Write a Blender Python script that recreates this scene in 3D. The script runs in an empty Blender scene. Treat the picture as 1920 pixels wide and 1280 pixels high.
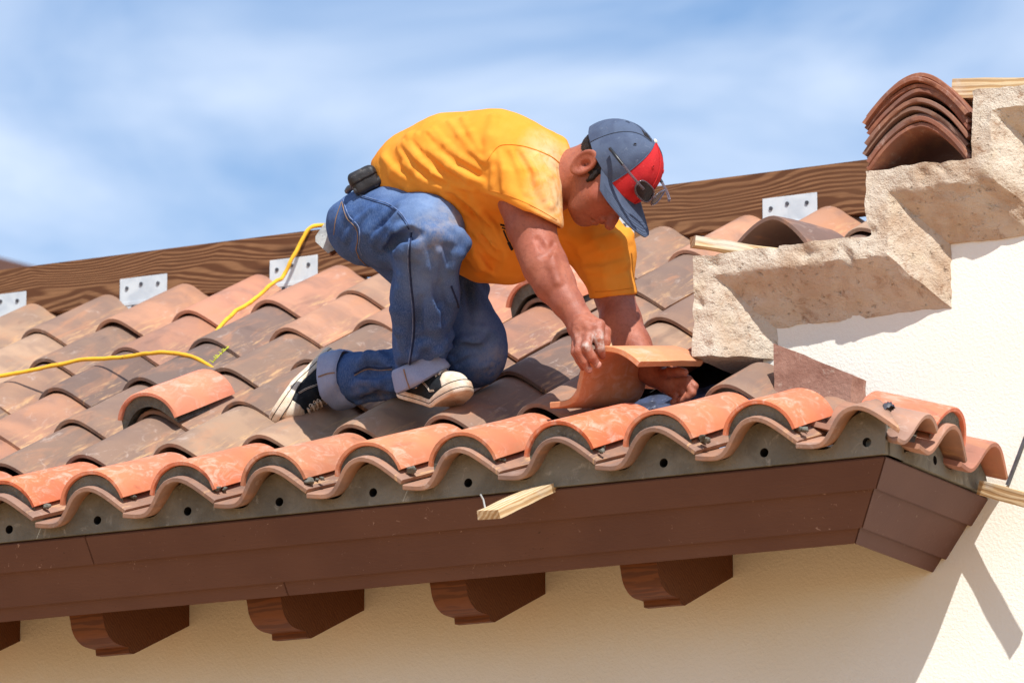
import os
os.environ.setdefault("OPENBLAS_NUM_THREADS", "1")
import bpy, bmesh, math, random
import numpy as np
from mathutils import Vector, Matrix, noise
from mathutils.bvhtree import BVHTree

# ------------------------------------------------------------------ camera, sky, sun
scn = bpy.context.scene
col = scn.collection
PSI, PIT = 0.493, 0.2144
RT = Vector((math.cos(PSI), math.sin(PSI), 0))
FH = Vector((-math.sin(PSI), math.cos(PSI), 0))
FW = (FH * math.cos(PIT) + Vector((0, 0, 1)) * math.sin(PIT)).normalized()
UP = (-FH * math.sin(PIT) + Vector((0, 0, 1)) * math.cos(PIT)).normalized()
CAM = Vector((5.296, -11.720, -2.519))
cd = bpy.data.cameras.new('camera')
cam = bpy.data.objects.new('camera', cd)
col.objects.link(cam)
cam.matrix_world = Matrix(((RT.x, UP.x, -FW.x, CAM.x), (RT.y, UP.y, -FW.y, CAM.y), (RT.z, UP.z, -FW.z, CAM.z), (0, 0, 0, 1)))
cd.sensor_width = 36
cd.lens = 193.575
cd.clip_end = 5000
cd.dof.use_dof = True
cd.dof.focus_distance = 14.0
cd.dof.aperture_fstop = 8.0
scn.camera = cam

SUN = Vector((0.44, -0.46, 0.80)).normalized()      # towards the sun: from the right front, high
w = bpy.data.worlds.new('World')
scn.world = w
w.use_nodes = True
wn, wl = w.node_tree.nodes, w.node_tree.links
wn.clear()
wo = wn.new('ShaderNodeOutputWorld')
bg = wn.new('ShaderNodeBackground')
bg.inputs['Strength'].default_value = 0.105
sky = wn.new('ShaderNodeTexSky')
sky.sky_type = 'NISHITA'
sky.sun_disc = False
sky.sun_elevation = math.asin(SUN.z)
sky.sun_rotation = math.atan2(SUN.x, SUN.y)
sky.air_density = 1.0
sky.dust_density = 0.15
sky.ozone_density = 2.5
tc = wn.new('ShaderNodeTexCoord')
mp = wn.new('ShaderNodeMapping')
mp.inputs['Scale'].default_value = (1.0, 1.0, 2.2)
mp.inputs['Location'].default_value = (6.1, 1.4, 0.9)
n1 = wn.new('ShaderNodeTexNoise')
n1.inputs['Scale'].default_value = 9.0
n1.inputs['Detail'].default_value = 7.0
n1.inputs['Roughness'].default_value = 0.52
n1.inputs['Distortion'].default_value = 0.5
cr = wn.new('ShaderNodeValToRGB')
cr.color_ramp.elements[0].position = 0.29
cr.color_ramp.elements[1].position = 0.74
cr.color_ramp.elements[1].color = (0.86, 0.86, 0.86, 1)
hs = wn.new('ShaderNodeHueSaturation')
hs.inputs['Hue'].default_value = 0.503
hs.inputs['Saturation'].default_value = 1.35
hs.inputs['Value'].default_value = 1.05
mx = wn.new('ShaderNodeMix')
mx.data_type = 'RGBA'
mx.inputs['B'].default_value = (7.8, 8.6, 9.9, 1)      # thin bright cloud, same units as the sky
wl.new(tc.outputs['Generated'], mp.inputs['Vector'])
wl.new(mp.outputs[0], n1.inputs['Vector'])
wl.new(n1.outputs['Fac'], cr.inputs[0])
wl.new(cr.outputs[0], mx.inputs['Factor'])
wl.new(sky.outputs[0], hs.inputs['Color'])
wl.new(hs.outputs[0], mx.inputs['A'])
wl.new(mx.outputs['Result'], bg.inputs['Color'])
wl.new(bg.outputs[0], wo.inputs[0])

sl = bpy.data.lights.new('sun', 'SUN')
sl.energy = 4.6
sl.angle = math.radians(0.5)
sl.color = (1.0, 0.968, 0.92)
so = bpy.data.objects.new('sun', sl)
so.rotation_euler = SUN.to_track_quat('Z', 'Y').to_euler()
so.location = (3, -3, 8)
col.objects.link(so)
scn.view_settings.view_transform = 'Standard'
scn.view_settings.look = 'None'
scn.view_settings.gamma = 1
scn.view_settings.use_curve_mapping = False
scn.view_settings.exposure = 0.25
scn.cycles.max_bounces = 8

# ------------------------------------------------------------------ helpers
RNG = random.Random(7)
def lin(r, g, b):
    f = lambda c: (c / 255 / 12.92) if c <= 10 else ((c / 255 + 0.055) / 1.055) ** 2.4
    return (f(r), f(g), f(b), 1)

class NT:
    """small node builder for one material"""
    def __init__(self, name, rough=0.8, spec=0.3):
        self.m = bpy.data.materials.new(name)
        self.m.use_nodes = True
        self.n, self.l = self.m.node_tree.nodes, self.m.node_tree.links
        self.b = self.n['Principled BSDF']
        self.b.inputs['Roughness'].default_value = rough
        self.b.inputs['Specular IOR Level'].default_value = spec
        self.tc = self.n.new('ShaderNodeTexCoord')
        self.oi = None
    def put(self, sock, v):
        if hasattr(v, 'links') or hasattr(v, 'is_linked'):
            self.l.new(v, sock)
        else:
            sock.default_value = v
    def coord(self, scale=(1, 1, 1), rnd=False, rot=(0, 0, 0), loc=(0, 0, 0)):
        m = self.n.new('ShaderNodeMapping')
        m.inputs['Scale'].default_value = scale
        m.inputs['Rotation'].default_value = rot
        m.inputs['Location'].default_value = loc
        src = self.tc.outputs['Object']
        if rnd:
            oi = self.info()
            mu = self.n.new('ShaderNodeVectorMath')
            mu.operation = 'MULTIPLY_ADD'
            cx = self.n.new('ShaderNodeCombineXYZ')
            for k in range(3):
                self.l.new(oi.outputs['Random'], cx.inputs[k])
            self.l.new(cx.outputs[0], mu.inputs[0])
            mu.inputs[1].default_value = (37.0, 53.0, 71.0)
            self.l.new(src, mu.inputs[2])
            src = mu.outputs[0]
        self.l.new(src, m.inputs['Vector'])
        return m.outputs[0]
    def info(self):
        if self.oi is None:
            self.oi = self.n.new('ShaderNodeObjectInfo')
        return self.oi
    def noise(self, vec, scale=5, detail=4, rough=0.55, dist=0.0):
        t = self.n.new('ShaderNodeTexNoise')
        self.l.new(vec, t.inputs['Vector'])
        t.inputs['Scale'].default_value = scale
        t.inputs['Detail'].default_value = detail
        t.inputs['Roughness'].default_value = rough
        t.inputs['Distortion'].default_value = dist
        return t.outputs['Fac']
    def voro(self, vec, scale=5, feat='F1'):
        t = self.n.new('ShaderNodeTexVoronoi')
        t.feature = feat
        self.l.new(vec, t.inputs['Vector'])
        t.inputs['Scale'].default_value = scale
        return t.outputs['Distance']
    def ramp(self, fac, a, b, va=0.0, vb=1.0):
        r = self.n.new('ShaderNodeMapRange')
        r.interpolation_type = 'SMOOTHSTEP'
        self.l.new(fac, r.inputs['Value'])
        r.inputs['From Min'].default_value = a
        r.inputs['From Max'].default_value = b
        r.inputs['To Min'].default_value = va
        r.inputs['To Max'].default_value = vb
        return r.outputs[0]
    def math(self, op, a, b=0.0):
        m = self.n.new('ShaderNodeMath')
        m.operation = op
        self.put(m.inputs[0], a)
        self.put(m.inputs[1], b)
        return m.outputs[0]
    def mix(self, fac, a, b, mode='MIX'):
        m = self.n.new('ShaderNodeMix')
        m.data_type = 'RGBA'
        m.blend_type = mode
        self.put(m.inputs['Factor'], fac)
        self.put(m.inputs['A'], a)
        self.put(m.inputs['B'], b)
        return m.outputs['Result']
    def sep(self, vec):
        s = self.n.new('ShaderNodeSeparateXYZ')
        self.l.new(vec, s.inputs[0])
        return s.outputs
    def attr(self, name):
        a = self.n.new('ShaderNodeAttribute')
        a.attribute_name = name
        return a.outputs
    def bump(self, h, strength=0.3, dist=0.01):
        b = self.n.new('ShaderNodeBump')
        b.inputs['Strength'].default_value = strength
        b.inputs['Distance'].default_value = dist
        self.l.new(h, b.inputs['Height'])
        self.l.new(b.outputs[0], self.b.inputs['Normal'])
    def out(self, color=None, rough=None):
        if color is not None:
            self.put(self.b.inputs['Base Color'], color)
        if rough is not None:
            self.put(self.b.inputs['Roughness'], rough)
        return self.m

M = {}
def tile_mat(name, scuff, scuff_col, streak, s0=0.53, p0=0.42, bl=0.8):
    t = NT(name, 0.72, 0.3)
    base = t.info().outputs['Color']
    v = t.coord((1, 1, 1), True)
    vs = t.coord((1.0, 0.28, 1.0), True)
    blot = t.noise(v, 7, 3, 0.5, 0.4)
    c = t.mix(t.ramp(blot, 0.36, 0.66, 0.0, bl), base, t.mix(0.6, base, lin(112, 94, 88)))
    warm = t.noise(vs, 16, 4, 0.6, 1.0)
    c = t.mix(t.ramp(warm, 0.48, 0.75, 0.0, 0.5), c, lin(186, 130, 94))
    dk = t.noise(vs, 9, 5, 0.6, 1.6)
    c = t.mix(t.ramp(dk, 0.58, 0.75, 0.0, 0.55), c, t.mix(0.7, base, lin(74, 62, 62)))
    # ochre slip drips along the lower flank
    so = t.sep(t.tc.outputs['Object'])
    band = t.math('MULTIPLY', t.ramp(so[0], 0.20, 0.238), t.ramp(so[0], 0.27, 0.25))
    oc = t.math('MULTIPLY', band, t.ramp(t.noise(t.coord((2.6, 0.22, 1), True), 40, 5, 0.65, 0.2), 0.5, 0.68))
    c = t.mix(t.math('MULTIPLY', oc, streak), c, lin(206, 164, 118))
    sc = t.noise(t.coord((1.5, 0.6, 1), True, (0, 0, 0.5)), 22, 7, 0.7, 1.4)
    pa = t.noise(v, 6, 2, 0.5)
    sm = t.math('MULTIPLY', t.ramp(sc, s0, s0 + 0.24), t.ramp(pa, p0, p0 + 0.2))
    c = t.mix(t.math('MULTIPLY', sm, scuff), c, scuff_col)
    sp = t.noise(v, 190, 2, 0.6)
    c = t.mix(t.ramp(sp, 0.66, 0.78, 0, 0.35), c, lin(92, 74, 66))
    f = t.noise(v, 130, 4, 0.7)
    g = t.noise(vs, 26, 3, 0.5)
    h = t.math('ADD', t.math('MULTIPLY', f, 0.5), t.math('MULTIPLY', g, 0.8))
    t.bump(h, 0.28, 0.004)
    return t.out(c, t.ramp(blot, 0.3, 0.7, 0.62, 0.82))
M['tile'] = tile_mat('fired_clay', 0.45, lin(214, 196, 184), 0.7)
M['cover'] = tile_mat('orange_clay', 0.45, lin(236, 202, 184), 0.2, 0.45, 0.36, 0.36)

def simple(name, c1, c2, scale=12, rough=0.85, bump=0.3, bscale=120, bdist=0.004, spec=0.25, stretch=(1, 1, 1), lo=0.35, hi=0.7, c3=None):
    t = NT(name, rough, spec)
    v = t.coord(stretch, True)
    c = t.mix(t.ramp(t.noise(v, scale, 5, 0.6, 0.5), lo, hi), c1, c2)
    if c3:
        c = t.mix(t.ramp(t.noise(v, scale * 3.1, 5, 0.65, 0.8), 0.58, 0.72, 0, 0.8), c, c3)
    if bump:
        t.bump(t.noise(v, bscale, 5, 0.65), bump, bdist)
    return t.out(c)
M['mortar'] = simple('grey_mortar', lin(136, 132, 120), lin(110, 106, 95), 9, 0.95, 0.6, 90, 0.006, 0.15, c3=lin(166, 162, 150))
M['mortar_dark'] = simple('fresh_mortar', lin(128, 126, 116), lin(100, 98, 90), 14, 0.95, 0.9, 60, 0.012, 0.15, c3=lin(146, 142, 130))
M['deck'] = simple('black_felt', lin(46, 44, 44), lin(30, 30, 32), 10, 0.9)
M['soffit'] = simple('dark_stained_board', lin(92, 58, 40), lin(70, 44, 32), 10, 0.8)
M['blue_sheet'] = simple('blue_membrane', lin(74, 86, 116), lin(50, 54, 66), 14, 0.45, 0.4, 30, 0.01, 0.5, c3=lin(190, 200, 214))
M['galv'] = simple('galvanised_steel', lin(206, 212, 214), lin(184, 192, 198), 16, 0.42, 0.1, 60, 0.001, 0.5)
M['lead'] = simple('dark_flashing', lin(84, 84, 90), lin(56, 56, 62), 20, 0.5, 0.2, 80, 0.002, 0.5)
M['hole'] = simple('dark_hole', lin(40, 36, 34), lin(28, 26, 26), 20, 0.95)
M['dirt'] = simple('sandy_ground', lin(176, 138, 95), lin(154, 119, 80), 0.6, 0.95, 0.3, 20, 0.02, c3=lin(128, 110, 84))

def stucco():
    t = NT('cream_stucco', 0.93, 0.15)
    v = t.coord((1, 1, 1))
    c = t.mix(t.ramp(t.noise(v, 2.2, 3, 0.5), 0.3, 0.75), lin(241, 239, 229), lin(237, 233, 219))
    c = t.mix(t.ramp(t.noise(v, 40, 4, 0.6), 0.6, 0.8, 0, 0.25), c, lin(222, 214, 192))
    g = t.noise(v, 260, 3, 0.6)
    b = t.noise(v, 120, 3, 0.6, 0.3)
    t.bump(t.math('ADD', t.math('MULTIPLY', g, 0.35), t.ramp(b, 0.35, 0.72, 0, 0.6)), 0.32, 0.0030)
    return t.out(c)
M['stucco'] = stucco()

def paint():
    t = NT('brown_trim_paint', 0.62, 0.35)
    v = t.coord((1, 1, 1), True)
    vs = t.coord((0.06, 1, 1), True)
    c = t.mix(t.ramp(t.noise(v, 4, 3, 0.5), 0.3, 0.75), lin(103, 70, 58), lin(94, 62, 52))
    spl = t.math('MULTIPLY', t.ramp(t.noise(v, 75, 3, 0.6, 1.0), 0.66, 0.73), t.ramp(t.noise(v, 5, 2, 0.5), 0.48, 0.6))
    c = t.mix(t.math('MULTIPLY', spl, 0.55), c, lin(176, 148, 134))
    scr = t.math('MULTIPLY', t.ramp(t.noise(t.coord((0.6, 1, 2.4), True), 60, 3, 0.6, 2.0), 0.67, 0.72), t.ramp(t.noise(v, 3.3, 2, 0.5), 0.50, 0.6))
    c = t.mix(t.math('MULTIPLY', scr, 0.7), c, lin(58, 36, 30))
    t.bump(t.math('ADD', t.noise(vs, 130, 4, 0.6), t.math('MULTIPLY', t.noise(v, 18, 3, 0.6), 0.6)), 0.22, 0.003)
    return t.out(c)
M['paint'] = paint()

def wood(name, dark, light, freq, tilt, dist=2.2, rough=0.75, fine=0.35, bump=0.3, grey=None, stretch=0.16, rnd=True):
    t = NT(name, rough, 0.25)
    v = t.coord((stretch, 1, 1), rnd, tilt)
    wv = t.n.new('ShaderNodeTexWave')
    wv.wave_type = 'RINGS'
    wv.rings_direction = 'X'
    t.l.new(v, wv.inputs['Vector'])
    wv.inputs['Scale'].default_value = freq
    wv.inputs['Distortion'].default_value = dist
    wv.inputs['Detail'].default_value = 2.5
    wv.inputs['Detail Scale'].default_value = 0.22 if not rnd else 1.4
    wv.inputs['Detail Roughness'].default_value = 0.5
    g = t.ramp(wv.outputs['Fac'], 0.15, 0.85)
    fi = t.noise(t.coord((0.03, 1, 1), True), 150, 4, 0.6)
    c = t.mix(g, dark, light)
    c = t.mix(t.ramp(fi, 0.45, 0.7, 0, fine), c, dark)
    if grey:
        c = t.mix(t.ramp(t.noise(t.coord((0.5, 1, 1), True), 9, 4, 0.6, 0.8), 0.48, 0.68, 0, 0.8), c, grey)
    t.bump(t.math('ADD', g, t.math('MULTIPLY', fi, 0.5)), bump, 0.002)
    return t.out(c)
def beam_mat():
    """plain-sawn board: growth lines swept round knots"""
    t = NT('ridge_timber', 0.85, 0.2)
    xyz = t.sep(t.tc.outputs['Object'])
    kn = t.n.new('ShaderNodeTexVoronoi')
    kn.inputs['Randomness'].default_value = 1.0
    kn.inputs['Scale'].default_value = 1.0
    t.l.new(t.coord((1.9, 0.0, 7.0), False, (0, 0, 0), (0.35, 0, 0.2)), kn.inputs['Vector'])
    d = kn.outputs['Distance']
    knot = t.ramp(d, 0.75, 0.0, 0.0, 1.0)
    wob = t.noise(t.coord((0.9, 1, 4.0)), 1.6, 3, 0.5, 0.4)
    ph = t.math('ADD', t.math('ADD', t.math('MULTIPLY', xyz[2], 400.0), t.math('MULTIPLY', wob, 40.0)), t.math('MULTIPLY', knot, 30.0))
    g = t.ramp(t.math('SINE', ph), -0.7, 0.9)
    c = t.mix(g, lin(94, 60, 39), lin(140, 101, 70))
    fi = t.noise(t.coord((0.05, 1, 1)), 160, 4, 0.6)
    c = t.mix(t.ramp(fi, 0.42, 0.7, 0, 0.45), c, lin(84, 54, 36))
    c = t.mix(t.ramp(t.noise(t.coord((0.6, 1, 1.5)), 6, 4, 0.6), 0.45, 0.7, 0, 0.55), c, lin(112, 78, 54))
    c = t.mix(t.ramp(d, 0.16, 0.03), c, lin(58, 34, 24))
    t.bump(t.math('ADD', g, t.math('MULTIPLY', fi, 0.6)), 0.3, 0.002)
    return t.out(c)
M['beam'] = beam_mat()
M['rafter'] = wood('stained_rafter', lin(90, 50, 26), lin(110, 63, 33), 34, (0.1, 0.1, 0.2), 7.0, 0.6, 0.4, 0.12)
M['pine'] = wood('raw_pine', lin(188, 152, 108), lin(220, 196, 156), 30, (0.0, 0.05, 0.1), 4.0, 0.9, 0.4, 0.3, lin(212, 206, 192))
M['block'] = simple('dusty_block', lin(164, 126, 110), lin(138, 100, 86), 11, 0.95, 0.6, 70, 0.006, 0.15, (1, 1, 1), 0.35, 0.7, lin(186, 162, 146))

def stone():
    t = NT('cast_stone', 0.95, 0.12)
    v = t.coord((1, 1, 1))
    n = t.noise(v, 7, 6, 0.62, 0.4)
    c = t.mix(t.ramp(n, 0.38, 0.70), lin(214, 201, 182), lin(190, 164, 138))
    c = t.mix(t.ramp(t.noise(v, 17, 5, 0.6, 0.3), 0.52, 0.70, 0, 0.75), c, lin(208, 190, 164))
    c = t.mix(t.ramp(t.noise(v, 18, 6, 0.7, 0.8), 0.56, 0.72, 0, 0.75), c, lin(152, 112, 82))
    pits = t.noise(v, 70, 4, 0.6)
    c = t.mix(t.ramp(pits, 0.66, 0.76, 0, 0.6), c, lin(96, 76, 62))
    h = t.math('SUBTRACT', t.math('ADD', t.math('MULTIPLY', t.noise(v, 34, 6, 0.7), 1.2), t.math('MULTIPLY', t.noise(v, 170, 3, 0.6), 0.35)), t.ramp(pits, 0.6, 0.75, 0, 0.7))
    t.bump(h, 0.75, 0.012)
    return t.out(c)
M['stone'] = stone()

def tag(o, label=None, cat=None, group=None, kind=None):
    for k, v in (('label', label), ('category', cat), ('group', group), ('kind', kind)):
        if v:
            o[k] = v
    return o
def link(name, me, parent=None, mw=None):
    o = bpy.data.objects.new(name, me)
    col.objects.link(o)
    if parent is not None:
        o.parent = parent
    if mw is not None:
        o.matrix_local = mw
    return o
def mesh(name, V, Fc, mat, smooth=None):
    me = bpy.data.meshes.new(name)
    me.from_pydata([tuple(map(float, p)) for p in V], [], [tuple(map(int, f)) for f in Fc])
    me.update()
    bm = bmesh.new()
    bm.from_mesh(me)
    bmesh.ops.recalc_face_normals(bm, faces=bm.faces)
    bm.to_mesh(me)
    bm.free()
    if smooth is not None:
        me.shade_smooth()
        me.set_sharp_from_angle(angle=math.radians(smooth))
    if mat is not None:
        me.materials.append(M[mat] if isinstance(mat, str) else mat)
    return me
def empty(name, loc=(0, 0, 0), parent=None):
    o = bpy.data.objects.new(name, None)
    col.objects.link(o)
    o.empty_display_size = 0.1
    o.location = loc
    o.parent = parent
    return o
def frame(o, x, y, z):
    """matrix with origin o and axes x, y, z"""
    x, y, z = Vector(x), Vector(y), Vector(z)
    return Matrix(((x.x, y.x, z.x, o[0]), (x.y, y.y, z.y, o[1]), (x.z, y.z, z.z, o[2]), (0, 0, 0, 1)))
def bevbox(lo, hi, bev=0.004, seg=2):
    """bevelled box -> verts, faces"""
    bm = bmesh.new()
    bmesh.ops.create_cube(bm, size=1)
    for v in bm.verts:
        v.co = Vector([lo[k] + (v.co[k] + 0.5) * (hi[k] - lo[k]) for k in range(3)])
    if bev:
        bmesh.ops.bevel(bm, geom=list(bm.edges), offset=bev, segments=seg, affect='EDGES')
    V = [v.co.copy() for v in bm.verts]
    bm.verts.index_update()
    Fc = [[v.index for v in f.verts] for f in bm.faces]
    bm.free()
    return V, Fc
def prism(poly, d0, d1, f):
    """closed polygon (a,b) swept from d0 to d1; f(a,b,d) -> xyz"""
    n = len(poly)
    V = [f(a, b, d0) for a, b in poly] + [f(a, b, d1) for a, b in poly]
    Fc = [list(range(n))[::-1], list(range(n, 2 * n))]
    Fc += [[k, (k + 1) % n, n + (k + 1) % n, n + k] for k in range(n)]
    return V, Fc
def tube(path, rad, nseg=8, cap=True):
    """tube along a polyline; rad a number or one per point"""
    pts = [Vector(p) for p in path]
    n = len(pts)
    rr = rad if hasattr(rad, '__len__') else [rad] * n
    V, Fc = [], []
    t0 = (pts[1] - pts[0]).normalized()
    nr = t0.orthogonal().normalized()
    for i, p in enumerate(pts):
        t = (pts[min(i + 1, n - 1)] - pts[max(i - 1, 0)]).normalized()
        nr = (nr - t * nr.dot(t)).normalized()
        b = t.cross(nr)
        for k in range(nseg):
            a = 2 * math.pi * k / nseg
            V.append(p + (nr * math.cos(a) + b * math.sin(a)) * rr[i])
        if i:
            o = (i - 1) * nseg
            Fc += [[o + k, o + (k + 1) % nseg, o + nseg + (k + 1) % nseg, o + nseg + k] for k in range(nseg)]
    if cap:
        Fc.append(list(range(nseg))[::-1])
        Fc.append(list(range((n - 1) * nseg, n * nseg)))
    return V, Fc
def spline(pts, per=6):
    """Catmull-Rom through points"""
    P = [Vector(p) for p in pts]
    P = [P[0] * 2 - P[1]] + P + [P[-1] * 2 - P[-2]]
    out = []
    for i in range(1, len(P) - 2):
        for k in range(per):
            t = k / per
            a, b, c, d = P[i - 1], P[i], P[i + 1], P[i + 2]
            out.append(0.5 * ((2 * b) + (c - a) * t + (2 * a - 5 * b + 4 * c - d) * t * t + (3 * b - a - 3 * c + d) * t ** 3))
    out.append(P[-2])
    return out
def merge(parts):
    V, Fc = [], []
    for v, f in parts:
        o = len(V)
        V += list(v)
        Fc += [[o + k for k in q] for q in f]
    return V, Fc

# ------------------------------------------------------------------ ground
g = link('ground', mesh('ground', [(-900, -900, -4.3), (900, -900, -4.3), (900, 900, -4.3), (-900, 900, -4.3)], [[0, 1, 2, 3]], 'dirt'))
tag(g, 'sandy bare ground around the building', None, None, 'structure')

# ------------------------------------------------------------------ house: wall
house = empty('stucco_house', (-0.9, 0.6, -4.3))
tag(house, 'cream stucco house with clay barrel tile roof and stepped stone parapet', 'house')
def hpart(name, me, parent=None, world=None):
    """part of the house given in world coordinates"""
    o = bpy.data.objects.new(name, me)
    col.objects.link(o)
    o.parent = parent or house
    if parent is None:                                    # parts keep world coordinates under the house's base
        o.matrix_parent_inverse = Matrix.Translation(house.location).inverted()
    if world is not None:
        o.matrix_basis = world
    return o
WY = 0.60                                                 # wall face
# the stepped parapet: outer outline of the coping in X, Z
STEP = [(-0.745, 0.405), (-0.745, 0.668), (-0.262, 0.668), (-0.262, 0.832), (0.028, 0.832), (0.028, 1.005), (0.9, 1.005)]
def inset(d):
    """orthogonal staircase moved right and down by d"""
    P = []
    for k, (x, z) in enumerate(STEP):
        first, last = k == 0, k == len(STEP) - 1
        P.append((x + (0 if last else d), z - (0 if first else d)))
    return P
wl_ = inset(0.10)
outline = [(-4.6, -4.3), (-4.6, -0.02), (-0.60, -0.02), (-0.60, wl_[1][1])] + [(x, z) for x, z in wl_[2:]] + [(0.9, -4.3)]
# front sheet of the wall as a fine grid is not needed: bump gives the trowel grain
V, Fc = prism(outline, WY, WY + 0.28, lambda a, b, d: (a, d, b))
wall = hpart('wall', mesh('wall', V, Fc, 'stucco'))

# ------------------------------------------------------------------ eaves: fascia boards, soffit, rafter tails
SLF = Vector((0, 0.1343, -0.1855))
FL = SLF.length
fd = SLF.normalized()                                     # down the face
fn = Vector((0, -0.1855, -0.1343)).normalized()           # out of the face
V, Fc = bevbox((-4.4, 0.06, -0.050), (-0.06, 0.598, -0.030), 0)
eaves = hpart('eaves', mesh('eaves', V, Fc, 'soffit'))
BO = [(0.0, 0.352, 0.014), (0.340, 0.805, 0.003), (0.795, 1.0, -0.009)]    # lapped boards: start, end, how proud
XL = -4.4
JO = {0.0: -2.236, 0.340: -3.05, 0.795: -1.72}               # butt joints of the front boards
for a, b, pr in BO:
    th = 0.022
    # front board with a mitred right end, return board mirrored about the corner
    for side, xa_, xb_ in ((0, XL, JO[a]), (0, JO[a] + 0.0007, None), (1, 0, 0)):
        Vv = []
        for s, q in ((a, pr), (b, pr), (b, pr - th), (a, pr - th)):
            p = SLF * s + fn * q                          # p.y, p.z in the front profile
            e = 0.0006
            if side == 0:
                Vv += [(xa_, p.y, p.z), (-p.y - e if xb_ is None else xb_, p.y, p.z)]
            else:
                Vv += [(-p.y, p.y + e, p.z), (-p.y, WY + 0.004, p.z)]
        Fc = [[0, 2, 3, 1], [2, 4, 5, 3], [4, 6, 7, 5], [6, 0, 1, 7], [0, 6, 4, 2], [1, 3, 5, 7]]
        bm = bmesh.new()
        bv = [bm.verts.new(p) for p in Vv]
        for f in Fc:
            bm.faces.new([bv[k] for k in f])
        bmesh.ops.recalc_face_normals(bm, faces=bm.faces)
        bmesh.ops.bevel(bm, geom=list(bm.edges), offset=0.0018, segments=2, affect='EDGES')
        me = bpy.data.meshes.new('fascia_board')
        bm.to_mesh(me)
        bm.free()
        me.materials.append(M['paint'])
        o = hpart('fascia_board', me, eaves)
# rafter tails: cove-cut nose, small step, underside rising to the wall
prof = [(0.13, -0.055), (0.17, -0.175), (0.176, -0.190)]
prof += [(0.176 + 0.080 * (1 - math.cos(t)), -0.185 - 0.060 * math.sin(t)) for t in [k * math.pi / 2 / 8 for k in range(1, 9)]]
prof += [(0.298, -0.245), (0.301, -0.260), (0.326, -0.259), (0.5985, -0.146), (0.5985, -0.055)]
for k in range(7):
    x0 = -4.005 + 0.535 * k
    if k == 6:
        x0 += 0.0
    V, Fc = prism(prof, x0 + 0.004, x0 + 0.105, lambda a, b, d: (d, a, b))
    me = mesh('rafter_tail', V, Fc, 'rafter', 35)
    hpart('rafter_tail', me, eaves)

# ------------------------------------------------------------------ roof deck and tiles
TH = 0.4767
XL0, PER, S0, EXP, Z0 = -2.334, 0.27, 0.3521, 0.3935, 0.1238
ct, st = math.cos(TH), math.sin(TH)
def rp(x, s, n=0.0):
    """point of the crest plane: along eave, up slope, off the plane"""
    return Vector((x, s * ct - n * st, Z0 + s * st + n * ct))
dv = []
for n in (-0.125, -0.15):
    dv += [rp(-4.6, -0.02, n), rp(-0.60, -0.02, n), rp(-0.60, 0.78, n), rp(0.9, 0.98, n), rp(0.9, 2.42, n), rp(-4.6, 2.42, n)]
Fc = [[0, 1, 2, 3, 4, 5], [11, 10, 9, 8, 7, 6]] + [[k, (k + 1) % 6, 6 + (k + 1) % 6, 6 + k] for k in range(6)]
roof = hpart('roof', mesh('roof', dv, Fc, 'deck'))

SP = spline([(-.022, .011, 0), (.004, .007, 0), (.030, .005, 0), (.048, .011, 0), (.066, .031, 0), (.085, .058, 0), (.108, .079, 0), (.138, .088, 0), (.166, .083, 0), (.19, .070, 0), (.214, .052, 0), (.236, .034, 0), (.253, .020, 0)], 2)
SP = [(p.x, p.y) for p in SP]
def arc(wd, ht, n=18, bell=False):
    if bell:                                              # round crest, straight flanks
        return [(wd / 2 * t, ht * (1 - abs(t) ** 1.8)) for t in [-1 + 2 * k / n for k in range(n + 1)]]
    h = 2 * math.atan(ht / (wd / 2))                       # half angle of the circular segment
    r = wd / 2 / math.sin(h)
    return [(r * math.sin(-h + 2 * h * k / n), ht - r + r * math.cos(-h + 2 * h * k / n)) for k in range(n + 1)]
def tile_mesh(name, P, L, th, seed, taper=0.0, mat='tile', rough=0.0012, chip=0.0):
    """curved clay tile: profile P (x,z of the upper face) swept along y, solid, with eased rims"""
    n = len(P)
    Nn = []
    for k in range(n):
        a, b = P[max(k - 1, 0)], P[min(k + 1, n - 1)]
        d = Vector((b[0] - a[0], b[1] - a[1])).normalized()
        Nn.append((-d.y, d.x))
    rows = [(0.0, 0.0022), (0.0035, 0.0), (L * 0.3, 0), (L * 0.65, 0), (L - 0.003, 0.0), (L, 0.002)]
    V = []
    for y, ins in rows:
        sc = 1 - taper * y / L
        for side in (0, 1):
            for k in range(n):
                q = th * side
                off = -ins if side == 0 else ins
                x = P[k][0] * sc + Nn[k][0] * (off - q)
                z = P[k][1] * sc + Nn[k][1] * (off - q)
                j = noise.noise_vector(Vector((x * 9 + seed * 3.7, y * 6 + side * 0.2, z * 9 + seed)))
                yy = y
                if chip and y < 0.01:
                    yy += max(0, noise.noise(Vector((x * 60 + seed, seed, side * 0.7)))) * chip
                V.append((x + j.x * rough, yy + j.y * rough * 0.8, z + j.z * rough * 1.6))
    R = len(rows)
    ix = lambda r, s, k: r * 2 * n + s * n + k
    Fc = []
    for r in range(R - 1):
        for k in range(n - 1):
            Fc.append([ix(r, 0, k), ix(r, 0, k + 1), ix(r + 1, 0, k + 1), ix(r + 1, 0, k)])
            Fc.append([ix(r, 1, k), ix(r + 1, 1, k), ix(r + 1, 1, k + 1), ix(r, 1, k + 1)])
        for k in (0, n - 1):
            Fc.append([ix(r, 0, k), ix(r + 1, 0, k), ix(r + 1, 1, k), ix(r, 1, k)])
    for k in range(n - 1):
        for r in (0, R - 1):
            Fc.append([ix(r, 0, k), ix(r, 1, k), ix(r, 1, k + 1), ix(r, 0, k + 1)])
    return mesh(name, V, Fc, mat, 50)
FIELD = [tile_mesh('roof_tile', SP, 0.455, 0.0135, k + 1, chip=0.002) for k in range(7)]
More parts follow.
